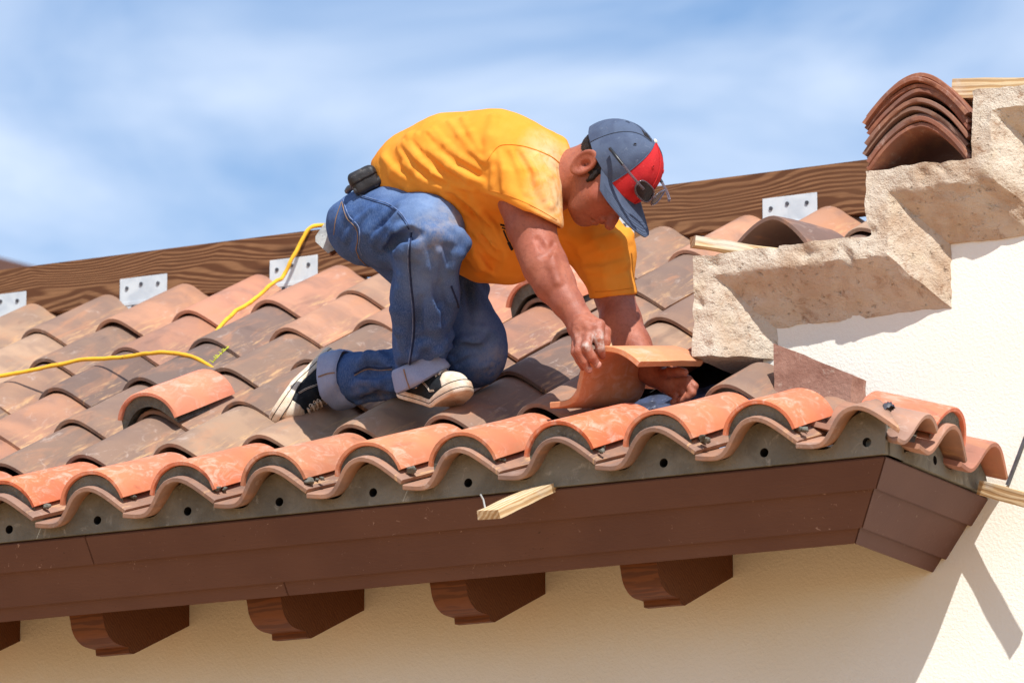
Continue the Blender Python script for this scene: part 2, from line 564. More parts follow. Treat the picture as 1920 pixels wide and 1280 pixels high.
PAL = [(178, 136, 112), (166, 124, 104), (158, 128, 108), (134, 112, 98), (116, 98, 90), (104, 90, 84), (170, 144, 122), (182, 132, 110), (146, 120, 104)]
def placed(name, me, parent, mw, c):
    o = hpart(name, me, parent, mw)
    o.color = lin(*c)
    return o
PICK = {(-2, 4): 4, (-3, 3): 4, (-1, 4): 0, (-2, 3): 5, (-1, 3): 3, (-2, 2): 3, (0, 3): 3, (-3, 4): 1, (-1, 5): 2, (-3, 5): 7, (-2, 5): 1, (-1, 2): 8, (-1, 1): 3, (0, 1): 6,
        (0, 2): 3, (1, 1): 6, (1, 2): 8, (2, 1): 6, (2, 2): 8, (3, 1): 8, (3, 2): 4, (0, 5): 1, (0, 4): 0, (1, 4): 7, (5, 5): 6, (5, 4): 3, (4, 2): 6, (4, 3): 8, (5, 2): 9, (5, 3): 6}
PAL.append((226, 142, 104))
SKIP = {(5, 1), (6, 2), (7, 1), (7, 2), (8, 1), (8, 2), (6, 3)}
for i in range(-8, 10):
    for k in range(1, 6):
        if (i, k) in SKIP or (i > 5 and k < 4 and (i, k) != (6, 1)):
            continue
        if i < -5 and k < 4:
            continue
        s = S0 + EXP * (k - 1) + RNG.uniform(-0.008, 0.008)
        th = TH - math.radians(2.9 + RNG.uniform(-0.4, 0.4))
        yaw = RNG.uniform(-0.012, 0.012)
        x = XL0 + PER * i + RNG.uniform(-0.004, 0.004)
        O = rp(x, s, -0.087 + RNG.uniform(-0.002, 0.003))
        ya = Vector((math.sin(yaw), math.cos(th), math.sin(th))).normalized()
        xa = Vector((1, -math.sin(yaw), 0))
        xa = (xa - ya * xa.dot(ya)).normalized()
        za = xa.cross(ya)
        c = PAL[PICK.get((i, k), RNG.choice([0, 1, 2, 3, 6, 7, 8, 8, 3]))]
        jit = RNG.uniform(0.93, 1.08)
        c = (c[0] * jit * 1.03, c[1] * jit * 0.99, c[2] * jit * 0.95)
        placed('roof_tile', RNG.choice(FIELD) if (i, k) != (6, 1) else tile_mesh('roof_tile', SP, 0.23, 0.0135, 71), roof, frame(O, xa, ya, za), c)

# eave course: S tiles on the mortar bed, orange barrel covers bedded on top of them
EA = math.radians(16.5)
CA = math.radians(17.6)
CEXT = [tile_mesh('cover_tile', arc(0.196, 0.078), 0.405, 0.0125, 20 + k, 0.10, 'cover', 0.0014, 0.003) for k in range(6)]
ORG = [(218, 128, 90), (224, 124, 84), (198, 128, 94), (220, 136, 96), (204, 122, 84), (224, 118, 76)]
def fill_mesh(seed, L=0.10):
    """mortar between the cover and the tile under it"""
    A = arc(0.196 - 0.024, 0.078 - 0.0115, 20)
    top = [(x, z) for x, z in A]
    V, Fc = [], []
    n = len(top)
    for r, y in enumerate((0.0, 0.006, L)):
        for k, (x, z) in enumerate(top):
            lo = None
            xs = x + 0.143
            for a, b in zip(SP, SP[1:]):
                if a[0] <= xs <= b[0]:
                    lo = a[1] + (b[1] - a[1]) * (xs - a[0]) / (b[0] - a[0])
            lo = (lo if lo is not None else 0.02) - 0.087 - 0.038 + 0.074
            lo = min(lo, z - 0.001)
            j = noise.noise(Vector((x * 40, seed * 5.1, y * 20))) * 0.006
            V.append((x, y + j, z))
            V.append((x, y + j * 0.6 + 0.002, lo - 0.004))
    for r in range(2):
        for k in range(n - 1):
            a = r * 2 * n + 2 * k
            Fc.append([a, a + 2, a + 2 * n + 2, a + 2 * n])
            Fc.append([a + 1, a + 2 * n + 1, a + 2 * n + 3, a + 3])
    for k in range(n - 1):
        Fc.append([2 * k, 2 * k + 1, 2 * k + 3, 2 * k + 2])
    return mesh('mortar_fill', V, Fc, 'mortar_dark', 40)
EYO = -0.062
def clip_mesh(me, mw, p, n):
    """saw a tile along a world plane, keeping the side against n"""
    inv = mw.inverted()
    bm = bmesh.new()
    bm.from_mesh(me)
    no = (inv.to_3x3() @ Vector(n)).normalized()
    r = bmesh.ops.bisect_plane(bm, geom=bm.verts[:] + bm.edges[:] + bm.faces[:], plane_co=inv @ Vector(p), plane_no=no, clear_outer=True)
    bmesh.ops.holes_fill(bm, edges=[e for e in bm.edges if e.is_boundary], sides=0)
    bmesh.ops.recalc_face_normals(bm, faces=bm.faces)
    bm.to_mesh(me)
    bm.free()
    return me
for i in range(-7, 9):
    x = XL0 + PER * i
    ya = Vector((0, math.cos(EA), math.sin(EA)))
    za = Vector((0, -math.sin(EA), math.cos(EA)))
    O = Vector((x, EYO + RNG.uniform(-0.008, 0.006), 0.022 + RNG.uniform(-0.002, 0.002)))
    q_ = RNG.uniform(0.92, 1.08)
    c = (156 * q_, 120 * q_, 100 * q_)
    mw = frame(O, (1, 0, 0), ya, za)
    if i == 8:
        me = clip_mesh(tile_mesh('roof_tile', SP, 0.26, 0.0135, 40), mw, (0.004, 0, 0), (1, 1, 0))
        c = (182, 140, 116)
    else:
        me = FIELD[i % 7]
    placed('roof_tile', me, roof, mw, c)
    if i < 8:
        yc = Vector((RNG.uniform(-0.012, 0.012), math.cos(CA), math.sin(CA))).normalized()
        xc = Vector((1, -yc.x, RNG.uniform(-0.02, 0.02)))
        xc = (xc - yc * xc.dot(yc)).normalized()
        L = 0.24 if i == 7 else 0.405
        me = CEXT[i % 6] if i != 7 else tile_mesh('cover_tile', arc(0.196, 0.078), 0.25, 0.0125, 31, 0.05, 'cover', 0.0014, 0.003)
        O = Vector((x + 0.146, EYO + 0.004 + RNG.uniform(-0.004, 0.004), 0.074))
        placed('cover_tile', me, roof, frame(O, xc, yc, xc.cross(yc)), ORG[i % 6])
        f = hpart('mortar_fill', fill_mesh(i), roof, frame(O + Vector((0, 0.010, 0)), xc, yc, xc.cross(yc)))

# return eave (facing right): three tiles and one orange cover
ra = math.radians(16.5)
yr = Vector((-math.cos(ra), 0, math.sin(ra)))
zr = Vector((math.sin(ra), 0, math.cos(ra)))
for k, y0 in enumerate((-0.062, 0.085, 0.335)):
    me = tile_mesh('roof_tile', SP, (0.24, 0.30, 0.34)[k], 0.0135, 50 + k)
    mw = frame(Vector((0.066, y0, 0.020)), (0, 1, 0), yr, zr)
    if k == 0:
        me = clip_mesh(clip_mesh(me, mw, (0.004, 0, 0), (-1, -1, 0)), mw, (0, 0.135, 0), (0, 1, 0))
    placed('roof_tile', me, roof, mw, ((184, 142, 120), (170, 124, 100), (188, 122, 96))[k])
me = tile_mesh('cover_tile', arc(0.196, 0.078), 0.215, 0.0125, 60, 0.06, 'cover', 0.0014)
O = Vector((0.066, 0.240, 0.074))
rr = math.radians(18)
placed('cover_tile', me, roof, frame(O, (0, 1, 0), (-math.cos(rr), 0, math.sin(rr)), (math.sin(rr), 0, math.cos(rr))), (226, 124, 90))
hpart('mortar_fill', fill_mesh(77), roof, frame(O + Vector((-0.010, 0, 0)), (0, 1, 0), (-math.cos(rr), 0, math.sin(rr)), (math.sin(rr), 0, math.cos(rr))))

# mortar bed under the eave tiles, its front face drilled with weep holes
def sz(xs):
    if xs > 0.249:
        xs -= 0.27
    for a, b in zip(SP, SP[1:]):
        if a[0] <= xs <= b[0]:
            return a[1] + (b[1] - a[1]) * (xs - a[0]) / (b[0] - a[0])
    return 0.013
def bed(name, a0, a1, start, per, f, holes, inner):
    V, Fc = [], []
    n = int((a1 - a0) / 0.009) + 1
    for k in range(n + 1):
        a = a0 + (a1 - a0) * k / n
        top = sz((a - start) % per) - 0.004 + 0.022
        j = noise.noise(Vector((a * 9, 3.3, 0))) * 0.003
        for d, z in ((-0.018 + j, -0.002), (-0.018 + j, top), (inner, top + inner * 0.28), (inner, -0.002)):
            V.append(f(a, d, z))
    for k in range(n):
        o = 4 * k
        for q in range(4):
            Fc.append([o + q, o + (q + 1) % 4, o + 4 + (q + 1) % 4, o + 4 + q])
    Fc.append([0, 1, 2, 3])
    Fc.append([4 * n + 3, 4 * n + 2, 4 * n + 1, 4 * n])
    o = hpart(name, mesh(name, V, Fc, 'mortar'), roof)
    o.data.materials.append(M['hole'])
    bm = bmesh.new()
    for a in holes:
        p = Vector(f(a, 0.0, 0.030))
        q = Vector(f(a, 0.05, 0.030))
        v, fc = tube([p + (p - q), q], 0.0115, 14)
        vs = [bm.verts.new(x) for x in v]
        for t in fc:
            bm.faces.new([vs[k] for k in t])
    bmesh.ops.recalc_face_normals(bm, faces=bm.faces)
    cm = bpy.data.meshes.new('cutter')
    bm.to_mesh(cm)
    bm.free()
    cm.materials.append(M['hole'])
    co = bpy.data.objects.new('cutter', cm)
    col.objects.link(co)
    md = o.modifiers.new('b', 'BOOLEAN')
    md.operation = 'DIFFERENCE'
    md.object = co
    md.solver = 'EXACT'
    bpy.context.view_layer.update()
    dg = bpy.context.evaluated_depsgraph_get()
    nm = bpy.data.meshes.new_from_object(o.evaluated_get(dg))
    o.modifiers.clear()
    old = o.data
    o.data = nm
    nm.name = name
    bpy.data.objects.remove(co)
    return o
bed('mortar_bed', -4.3, 0.014, XL0, PER, lambda a, d, z: (a, d, z), [-2.464 + PER * j for j in range(-5, 10) if j != 6], 0.09)
bed('mortar_bed', 0.0, 0.597, 0.070, 0.255, lambda a, d, z: (-d, a, z), [0.085, 0.262], 0.09)

# crumbs of mortar squeezed out beside the covers
def lump(seed, r):
    bm = bmesh.new()
    bmesh.ops.create_icosphere(bm, subdivisions=2, radius=r)
    for v in bm.verts:
        v.co *= 1 + 0.9 * noise.noise(v.co * (1.1 / r) + Vector((seed * 3.1, seed, 2)))
        v.co.z *= 0.7
    me = bpy.data.meshes.new('mortar_lump')
    bm.to_mesh(me)
    bm.free()
    me.shade_smooth()
    me.materials.append(M['mortar_dark'])
    return me
LUMPS = [lump(k, 0.0085) for k in range(5)]
for i in range(-4, 8):
    for q in range(RNG.choice([1, 2, 2, 3])):
        sc = RNG.uniform(0.6, 1.5)
        p = Vector((XL0 + PER * i + 0.238 + RNG.uniform(-0.012, 0.022), EYO + RNG.uniform(0.006, 0.07), 0.068 + RNG.uniform(-0.006, 0.006)))
        p.z += (p.y - EYO) * 0.28
        hpart('mortar_lump', RNG.choice(LUMPS), roof, Matrix.Translation(p) @ Matrix.Scale(sc, 4) @ Matrix.Rotation(RNG.uniform(0, 6), 4, 'Z'))
# ------------------------------------------------------------------ parapet coping
def coping(k0):
    """one step of the coping: a riser and the tread above it, swept as lip + chamfer, weathered"""
    YF, YB = WY - 0.105, WY + 0.30
    R0, R1, R2 = inset(0.0), inset(0.056), inset(0.184)
    seg = [k0, k0 + 1, k0 + 2]
    def rails(k):
        return [(R1[k][0] if False else R0[k][0], YB, R0[k][1]), (R0[k][0], YF, R0[k][1]), (R1[k][0], YF, R1[k][1]), (R2[k][0], WY - 0.004, R2[k][1]), (R2[k][0], YB, R2[k][1])]
    bm = bmesh.new()
    rings = []
    def ring(pts):
        # subdivide across the section
        out = []
        for a, b, m in zip(pts, pts[1:] + pts[:1], (10, 7, 14, 8, 10)):
            for q in range(m):
                out.append(Vector(a).lerp(Vector(b), q / m))
        return out
    A, B, Cc = [rails(k) for k in seg]
    g = 0.0015
    def between(P, Q, m, first):
        for t in range(0 if first else 1, m + 1):
            rings.append(ring([Vector(p).lerp(Vector(q), t / m) for p, q in zip(P, Q)]))
    n1 = max(4, int(abs(STEP[seg[0]][1] - STEP[seg[1]][1]) / 0.010))
    n2 = max(4, int(abs(STEP[seg[1]][0] - STEP[seg[2]][0]) / 0.010))
    between(A, B, n1, True)
    between(B, Cc, n2, False)
    bmv = [[bm.verts.new(p) for p in r] for r in rings]
    n = len(bmv[0])
    for r0, r1 in zip(bmv, bmv[1:]):
        for k in range(n):
            bm.faces.new([r0[k], r0[(k + 1) % n], r1[(k + 1) % n], r1[k]])
    bm.faces.new(bmv[0][::-1])
    bm.faces.new(bmv[-1])
    bmesh.ops.recalc_face_normals(bm, faces=bm.faces)
    bm.normal_update()
    for v in bm.verts:
        p = v.co.copy()
        q = noise.noise_vector(p * 11) * 0.006 + noise.noise_vector(p * 34) * 0.0034 + noise.noise_vector(p * 80) * 0.0016
        c = max(0, noise.noise(p * 9 + Vector((7, 1, 3))) - 0.22) * 0.055     # broken hollows
        e = max(0, noise.noise(p * 24 + Vector((2, 9, 4))) - 0.25) * 0.034
        v.co = p + q + Vector((0.35, 0.80, -0.35)) * (c + e)
    me = bpy.data.meshes.new('coping_block')
    bm.to_mesh(me)
    bm.free()
    me.shade_smooth()
    me.set_sharp_from_angle(angle=math.radians(38))
    me.materials.append(M['stone'])
    return me
par_v = [(x, z) for x, z in wl_]
V, Fc = bevbox((-0.56, WY + 0.03, 0.30), (0.86, WY + 0.25, 0.52), 0)
parapet = hpart('parapet', mesh('parapet', V, Fc, 'stucco'))
for k0 in (0, 2, 4):
    hpart('coping_block', coping(k0), parapet)

# ------------------------------------------------------------------ ridge beam with nail plates
V, Fc = bevbox((-2.75, -0.055, -0.0785), (2.75, -0.015, 0.0785), 0.003)
beam = hpart('ridge_beam', mesh('ridge_beam', V, Fc, 'beam'), None, Matrix.Translation((-1.85, 2.170, 1.2335)))
BI = Matrix.Translation((-1.85, 2.170, 1.2335)).inverted()
def plate(w, h):
    parts = []
    V, Fc = bevbox((0, -0.003, 0), (w, 0, h), 0.0008, 1)
    parts.append((V, Fc))
    V2, F2 = bevbox((0, -0.005, h * 0.18), (w, -0.0025, h * 0.30), 0.0012, 1)
    parts.append((V2, F2))
    return merge(parts)
for x, wd in ((-4.0, 0.17), (-3.49, 0.168), (-2.96, 0.166), (-2.43, 0.166), (-1.90, 0.166), (-1.321, 0.172)):
    V, Fc = plate(wd, 0.105)
    o = hpart('nail_plate', mesh('nail_plate', V, Fc, 'galv'), beam, BI @ Matrix.Translation((x, 2.1135, 1.128)))
    for a, b in ((0.16, 0.70), (0.46, 0.78), (0.82, 0.74), (0.30, 0.12), (0.60, 0.12)):
        v, f = tube([(wd * a, -0.0065, 0.105 * b), (wd * a, -0.002, 0.105 * b)], 0.006, 8)
        v = [Vector(q) for q in v]
        n_ = link('nail', mesh('nail', v, f, 'lead'), None)
        n_.parent = beam
        n_.location = (x + 1.85, 2.1135 - 2.170, 1.128 - 1.2335)

# ------------------------------------------------------------------ loose things on the roof
def thing(name, label, cat, me, mw, group=None, c=None):
    o = link(name, me, None, mw)
    tag(o, label, cat, group)
    if c:
        o.color = lin(*c)
    return o
# stack of roof tiles on the second parapet step
names = ['lowest', 'second lowest', 'third', 'fourth', 'fifth', 'sixth', 'seventh', 'second highest', 'topmost']
zz = 0.836
for k in range(9):
    me = tile_mesh('loose_tile', arc(0.280 - 0.003 * (k % 3), 0.108, 24, True), 0.40, 0.0125, 80 + k, 0.04, 'tile', 0.0022, 0.004)
    c = [(146, 92, 70), (138, 88, 68), (132, 100, 84), (140, 104, 84), (146, 100, 78), (138, 86, 66), (144, 90, 68), (140, 88, 66), (148, 94, 70)][k]
    rz = RNG.uniform(-0.03, 0.03) + 0.10
    rx = 0.02 + RNG.uniform(-0.012, 0.012)
    mw = Matrix.Translation((-0.128 + RNG.uniform(-0.008, 0.008), 0.515 + RNG.uniform(-0.012, 0.012), zz)) @ Matrix.Rotation(rz, 4, 'Z') @ Matrix.Rotation(rx, 4, 'X') @ Matrix.Rotation(RNG.uniform(-0.03, 0.03) + 0.035, 4, 'Y')
    thing('loose_tile', 'red brown barrel tile, %s in the stack on the stone parapet' % names[k], 'roof tile', me, mw, 'stacked tiles on the parapet', c)
    zz += 0.0148 + (0.012 if k in (4,) else 0) + (0.006 if k == 3 else 0)
# dark barrel tile lying behind the first step, and another further up
me = tile_mesh('loose_tile', arc(0.250, 0.088, 20, True), 0.26, 0.013, 95, 0.08, 'tile', 0.002)
thing('loose_tile', 'dark brown barrel tile lying open end forward behind the lowest parapet step', 'roof tile', me,
      Matrix.Translation((-0.640, 0.74, 0.725)) @ Matrix.Rotation(-0.10, 4, 'Z') @ Matrix.Rotation(0.10, 4, 'X') @ Matrix.Rotation(0.12, 4, 'Y'), None, (128, 100, 88))
# wooden offcuts
def board(name, label, a, b, wdt, thk, upv, mat='pine', rag=0.006, seed=1):
    a, b = Vector(a), Vector(b)
    y = (b - a)
    L = y.length
    y = y.normalized()
    z = (Vector(upv) - y * Vector(upv).dot(y)).normalized()
    x = y.cross(z)
    n = 14
    V, Fc = [], []
    for k in range(n + 1):
        yy = L * k / n
        for q, (sx, szz) in enumerate(((-1, -1), (1, -1), (1, 1), (-1, 1))):
            j = noise.noise_vector(Vector((yy * 14 + seed, q * 3.1, seed)))
            end = noise.noise(Vector((q * 2.3, seed * 7, k))) * rag if k in (0, n) else 0
            V.append((yy + end, sx * wdt / 2 + j.x * rag * 0.5, szz * thk / 2 + j.y * rag * 0.35))
    for k in range(n):
        for q in range(4):
            o = 4 * k
            Fc.append([o + q, o + (q + 1) % 4, o + 4 + (q + 1) % 4, o + 4 + q])
    Fc += [[3, 2, 1, 0], [4 * n, 4 * n + 1, 4 * n + 2, 4 * n + 3]]
    me = mesh(name, V, Fc, mat)
    return thing(name, label, 'wood', me, frame(a, y, -x, z))
st1 = board('wood_offcut', 'pale pine stick with a nail poking out from the eave mortar', (-0.955, -0.205, -0.094), (-0.890, 0.075, 0.036), 0.068, 0.022, (0.0, -0.3, 1), 'pine', 0.008, 3)
v, f = tube([(0.028, 0.03, 0.010), (0.030, 0.031, 0.030), (0.026, 0.033, 0.045)], 0.0022, 8)
nl = link('nail', mesh('nail', v, f, 'galv'), st1)
board('wood_offcut', 'thin pale stick lying on the lowest parapet step beside the dark tile', (-0.775, 0.555, 0.722), (-0.56, 0.80, 0.700), 0.035, 0.026, (0, 0, 1), 'pine', 0.007, 5)
board('wood_offcut', 'brown stick wedged under the tiles where the eave meets the white wall', (0.030, 0.515, 0.004), (0.245, 0.425, -0.077), 0.024, 0.036, (0, 0, 1), 'pine', 0.004, 9)
board('wood_offcut', 'grey weathered board lying on top of the highest parapet step', (-0.075, 0.66, 1.052), (0.55, 0.66, 0.985), 0.09, 0.050, (0, 0, 1), 'pine', 0.005, 11)
BLK = [(-0.487, 0.402), (-0.278, 0.302), (-0.284, 0.172), (-0.487, 0.280)]
V, Fc = prism(BLK, 0.43, 0.515, lambda a, b, d: (a, d + (a + 0.37) * 0.05, b))
bm = bmesh.new()
bv = [bm.verts.new(p) for p in V]
for f in Fc:
    bm.faces.new([bv[k] for k in f])
bmesh.ops.recalc_face_normals(bm, faces=bm.faces)
bmesh.ops.subdivide_edges(bm, edges=bm.edges[:], cuts=7, use_grid_fill=True)
for v in bm.verts:
    v.co += noise.noise_vector(v.co * 22) * 0.0035 + noise.noise_vector(v.co * 70) * 0.0012
ctr = Vector((-0.37, 0.47, 0.29))
for v in bm.verts:
    v.co -= ctr
me = bpy.data.meshes.new('timber_block')
bm.to_mesh(me)
bm.free()
me.shade_smooth()
me.set_sharp_from_angle(angle=math.radians(40))
me.materials.append(M['block'])
thing('timber_block', 'dusty pinkish brown block standing against the wall behind the corner tiles', 'block', me, Matrix.Translation(ctr))
# flashing strip leaning on the wall at the right end
board('flashing_strip', 'thin dark metal flashing strip standing off the white wall at right', (0.066, 0.592, 0.020), (0.130, 0.592, 0.165), 0.012, 0.006, (-1, 0, 0.4), 'lead', 0.001, 17)
# booster: orange cover bedded on mortar in the middle of the field
O = rp(XL0 - PER + 0.143, S0 + EXP - 0.035, -0.012)
thb = TH - math.radians(6)
yb = Vector((0.0, math.cos(thb), math.sin(thb)))
zb = Vector((0.05, -math.sin(thb), math.cos(thb))).normalized()
xb = yb.cross(zb)
placed('cover_tile', tile_mesh('cover_tile', arc(0.19, 0.074), 0.33, 0.0125, 33, 0.02, 'cover', 0.0016, 0.006), roof, frame(O, xb, yb, zb), (228, 138, 104))
hpart('mortar_fill', fill_mesh(91, 0.29), roof, frame(O + yb * 0.012 - zb * 0.004, xb, yb, zb))
# half-laid cover by the worker's knee with its mortar
O = rp(XL0 + PER * 2 + 0.143, S0 + EXP * 3 - 0.02, -0.012)
placed('cover_tile', tile_mesh('cover_tile', arc(0.19, 0.074), 0.36, 0.0125, 34, 0.02, 'cover', 0.0016, 0.004), roof, frame(O, xb, yb, zb), (226, 136, 102))
hpart('mortar_fill', fill_mesh(92, 0.30), roof, frame(O + yb * 0.012 - zb * 0.004, xb, yb, zb))
# blue membrane left bare where the worker has not tiled yet
V, Fc = [], []
nx, ns_ = 26, 22
for a in range(nx + 1):
    for b_ in range(ns_ + 1):
        x = -1.02 + 0.50 * a / nx
        q = 0.30 + 0.52 * b_ / ns_
        V.append(rp(x, q, -0.118 + 0.010 * noise.noise(Vector((x * 16, q * 16, 1))) + 0.010 * noise.noise(Vector((x * 40, q * 30, 4)))))
for a in range(nx):
    for b_ in range(ns_):
        o = a * (ns_ + 1) + b_
        Fc.append([o, o + 1, o + ns_ + 2, o + ns_ + 1])
hpart('membrane', mesh('membrane', V, Fc, 'blue_sheet', 60), roof)
# dab of blue grey sealant on the hip of the corner tiles
bm = bmesh.new()
bmesh.ops.create_grid(bm, x_segments=14, y_segments=14, size=0.5)
for v in bm.verts:
    u_, q = v.co.x, v.co.y
    r_ = math.hypot(u_, q) * 2
    v.co = Vector((0.022 + u_ * 0.026 - q * 0.022, -0.016 - u_ * 0.026 - q * 0.022, 0.113 + 0.008 * max(0, 1 - r_ * r_) - 0.02 * max(0, r_ - 0.8) + 0.006 * noise.noise(Vector((u_ * 7, q * 7, 3)))))
me = bpy.data.meshes.new('sealant_dab')
bm.to_mesh(me)
bm.free()
me.shade_smooth()
me.materials.append(M['lead'])
hpart('sealant_dab', me, roof)
# a neighbour's roof far behind the ridge at the left
P0 = CAM + (FW + RT * (-100 - 960) / 10324 + UP * (640 - 468) / 10324) * 62
dist = empty('distant_house', (P0.x, P0.y, -4.3))
tag(dist, 'distant house with brown hipped roof just peeking over the ridge at the far left', 'house')
h_ = P0.z + 4.3
def loc_box(lo, hi):
    return bevbox(lo, hi, 0)
V, Fc = loc_box((-6, -5, 0), (6, 5, h_ - 2.4))
link('wall', mesh('wall', V, Fc, 'stucco'), dist)
V = [(-6.5, -5.5, h_ - 2.4), (6.5, -5.5, h_ - 2.4), (6.5, 5.5, h_ - 2.4), (-6.5, 5.5, h_ - 2.4), (-1.5, 0, h_), (0.2, 0, h_), (-6.5, -5.5, h_ - 2.7), (6.5, -5.5, h_ - 2.7), (6.5, 5.5, h_ - 2.7), (-6.5, 5.5, h_ - 2.7)]
Fc = [[0, 1, 5, 4], [1, 2, 5], [2, 3, 4, 5], [3, 0, 4], [0, 6, 7, 1], [1, 7, 8, 2], [2, 8, 9, 3], [3, 9, 6, 0], [9, 8, 7, 6]]
link('roof', mesh('roof', V, Fc, 'soffit'), dist)
# ------------------------------------------------------------------ the worker
# Local frame of the figure: x to its front (right), y away, z up, metres; joints are given as sketch marks + depth.
D0, FPX = 14.2, 10324.0
def J0(x, y, d):
    return np.array([(x - 960) / FPX * (D0 + d), d, (640 - y) / FPX * (D0 + d)])
BASE = J0(850, 745, 0.05)
def J(x, y, d):
    return J0(x, y, d) - BASE
PM = frame(CAM + FW * D0 + RT * BASE[0] + FW * BASE[1] + UP * BASE[2], RT, FW, UP)
person = link('person', None, None, PM)
tag(person, 'man kneeling on the tiles in orange t-shirt, jeans and cap, fitting a tile', 'person')

def smin(a, b, k):
    h = np.clip(0.5 + 0.5 * (b - a) / k, 0, 1)
    return b + (a - b) * h - k * h * (1 - h)
def smax(a, b, k):
    return -smin(-a, -b, k)
def rc(a, b, ra, rb):
    a, b = np.asarray(a, float), np.asarray(b, float)
    ba = b - a
    bb = ba @ ba + 1e-12
    def f(P):
        x, y, z = P[:, 0] - a[0], P[:, 1] - a[1], P[:, 2] - a[2]
        h = np.clip((x * ba[0] + y * ba[1] + z * ba[2]) / bb, 0, 1)
        x, y, z = x - h * ba[0], y - h * ba[1], z - h * ba[2]
        return np.sqrt(x * x + y * y + z * z) - (ra + (rb - ra) * h)
    return f
def chain(pts, k=0.02):
    fs = [rc(p[:3], q[:3], p[3], q[3]) for p, q in zip(pts, pts[1:])]
    def f(P):
        d = fs[0](P)
        for g_ in fs[1:]:
            d = smin(d, g_(P), k)
        return d
    return f
def ell(c, ax, r):
    """ellipsoid: centre, 3 axis rows, radii"""
    c, ax, r = np.asarray(c, float), np.asarray(ax, float), np.asarray(r, float)
    def f(P):
        d = P - c
        q = [d[:, 0] * ax[k, 0] + d[:, 1] * ax[k, 1] + d[:, 2] * ax[k, 2] for k in range(3)]
        k0 = np.sqrt(sum((q[k] / r[k]) ** 2 for k in range(3)))
        k1 = np.sqrt(sum((q[k] / r[k] ** 2) ** 2 for k in range(3)))
        return k0 * (k0 - 1) / (k1 + 1e-9)
    return f
def uni(k, *fs):
    def f(P):
        d = fs[0](P)
        for g_ in fs[1:]:
            d = smin(d, g_(P), k)
        return d
    return f
def half(p, n):
    p, n = np.asarray(p, float), np.asarray(n, float)
    n = n / np.linalg.norm(n)
    return lambda P: (P[:, 0] - p[0]) * n[0] + (P[:, 1] - p[1]) * n[1] + (P[:, 2] - p[2]) * n[2]
def JC(*pts):
    """chain points from (x, y, depth, radius)"""
    return [tuple(J(a, b, c)) + (r,) for a, b, c, r in pts]
def surfpt(f, x, y, lo=-0.75, hi=0.7, n=360):
    ds = np.linspace(lo, hi, n)
    P = np.array([J(x, y, d) for d in ds])
    v = f(P)
    i = np.argmax(v < 0)
    if v[i] >= 0:
        i = int(np.argmin(v))
        return P[i]
    t = v[i - 1] / (v[i - 1] - v[i] + 1e-12)
    return P[i - 1] + (P[i] - P[i - 1]) * t
def folds(f, lst, k=0.022, gain=1.35):
    """ridges (r>0) and creases (r<0) of cloth along marks (x, y), laid on the surface of f"""
    add, cut = [], []
    for r, pts in lst:
        q = [surfpt(f, x, y) for x, y in pts]
        m = len(q)
        cc = []
        for i, p in enumerate(q):
            tp = math.sin(math.pi * (i + 0.6) / (m + 0.2)) ** 0.5
            rad = abs(r) * tp * gain
            dirn = np.array([0, 1.0, 0])
            cc.append(tuple(p + dirn * (rad * (0.45 if r > 0 else -0.55))) + (rad,))
        med = np.median([c[1] for c in cc])
        cc = [c for c in cc if abs(c[1] - med) < 0.09]
        if len(cc) < 2:
            continue
        A = np.array(cc)
        bx = (A[:, :3].min(0) - A[:, 3].max() - 0.045, A[:, :3].max(0) + A[:, 3].max() + 0.045)
        (add if r > 0 else cut).append((chain(cc, 0.01), bx))
    def g_(P):
        d = f(P)
        for lst_, fn in ((add, lambda x, y: smin(x, y, k)), (cut, lambda x, y: smax(x, -y, k * 0.8))):
            for a, bx in lst_:
                m = ((P > bx[0]) & (P < bx[1])).all(1)
                if m.any():
                    d[m] = fn(d[m], a(P[m]))
        return d
    return g_
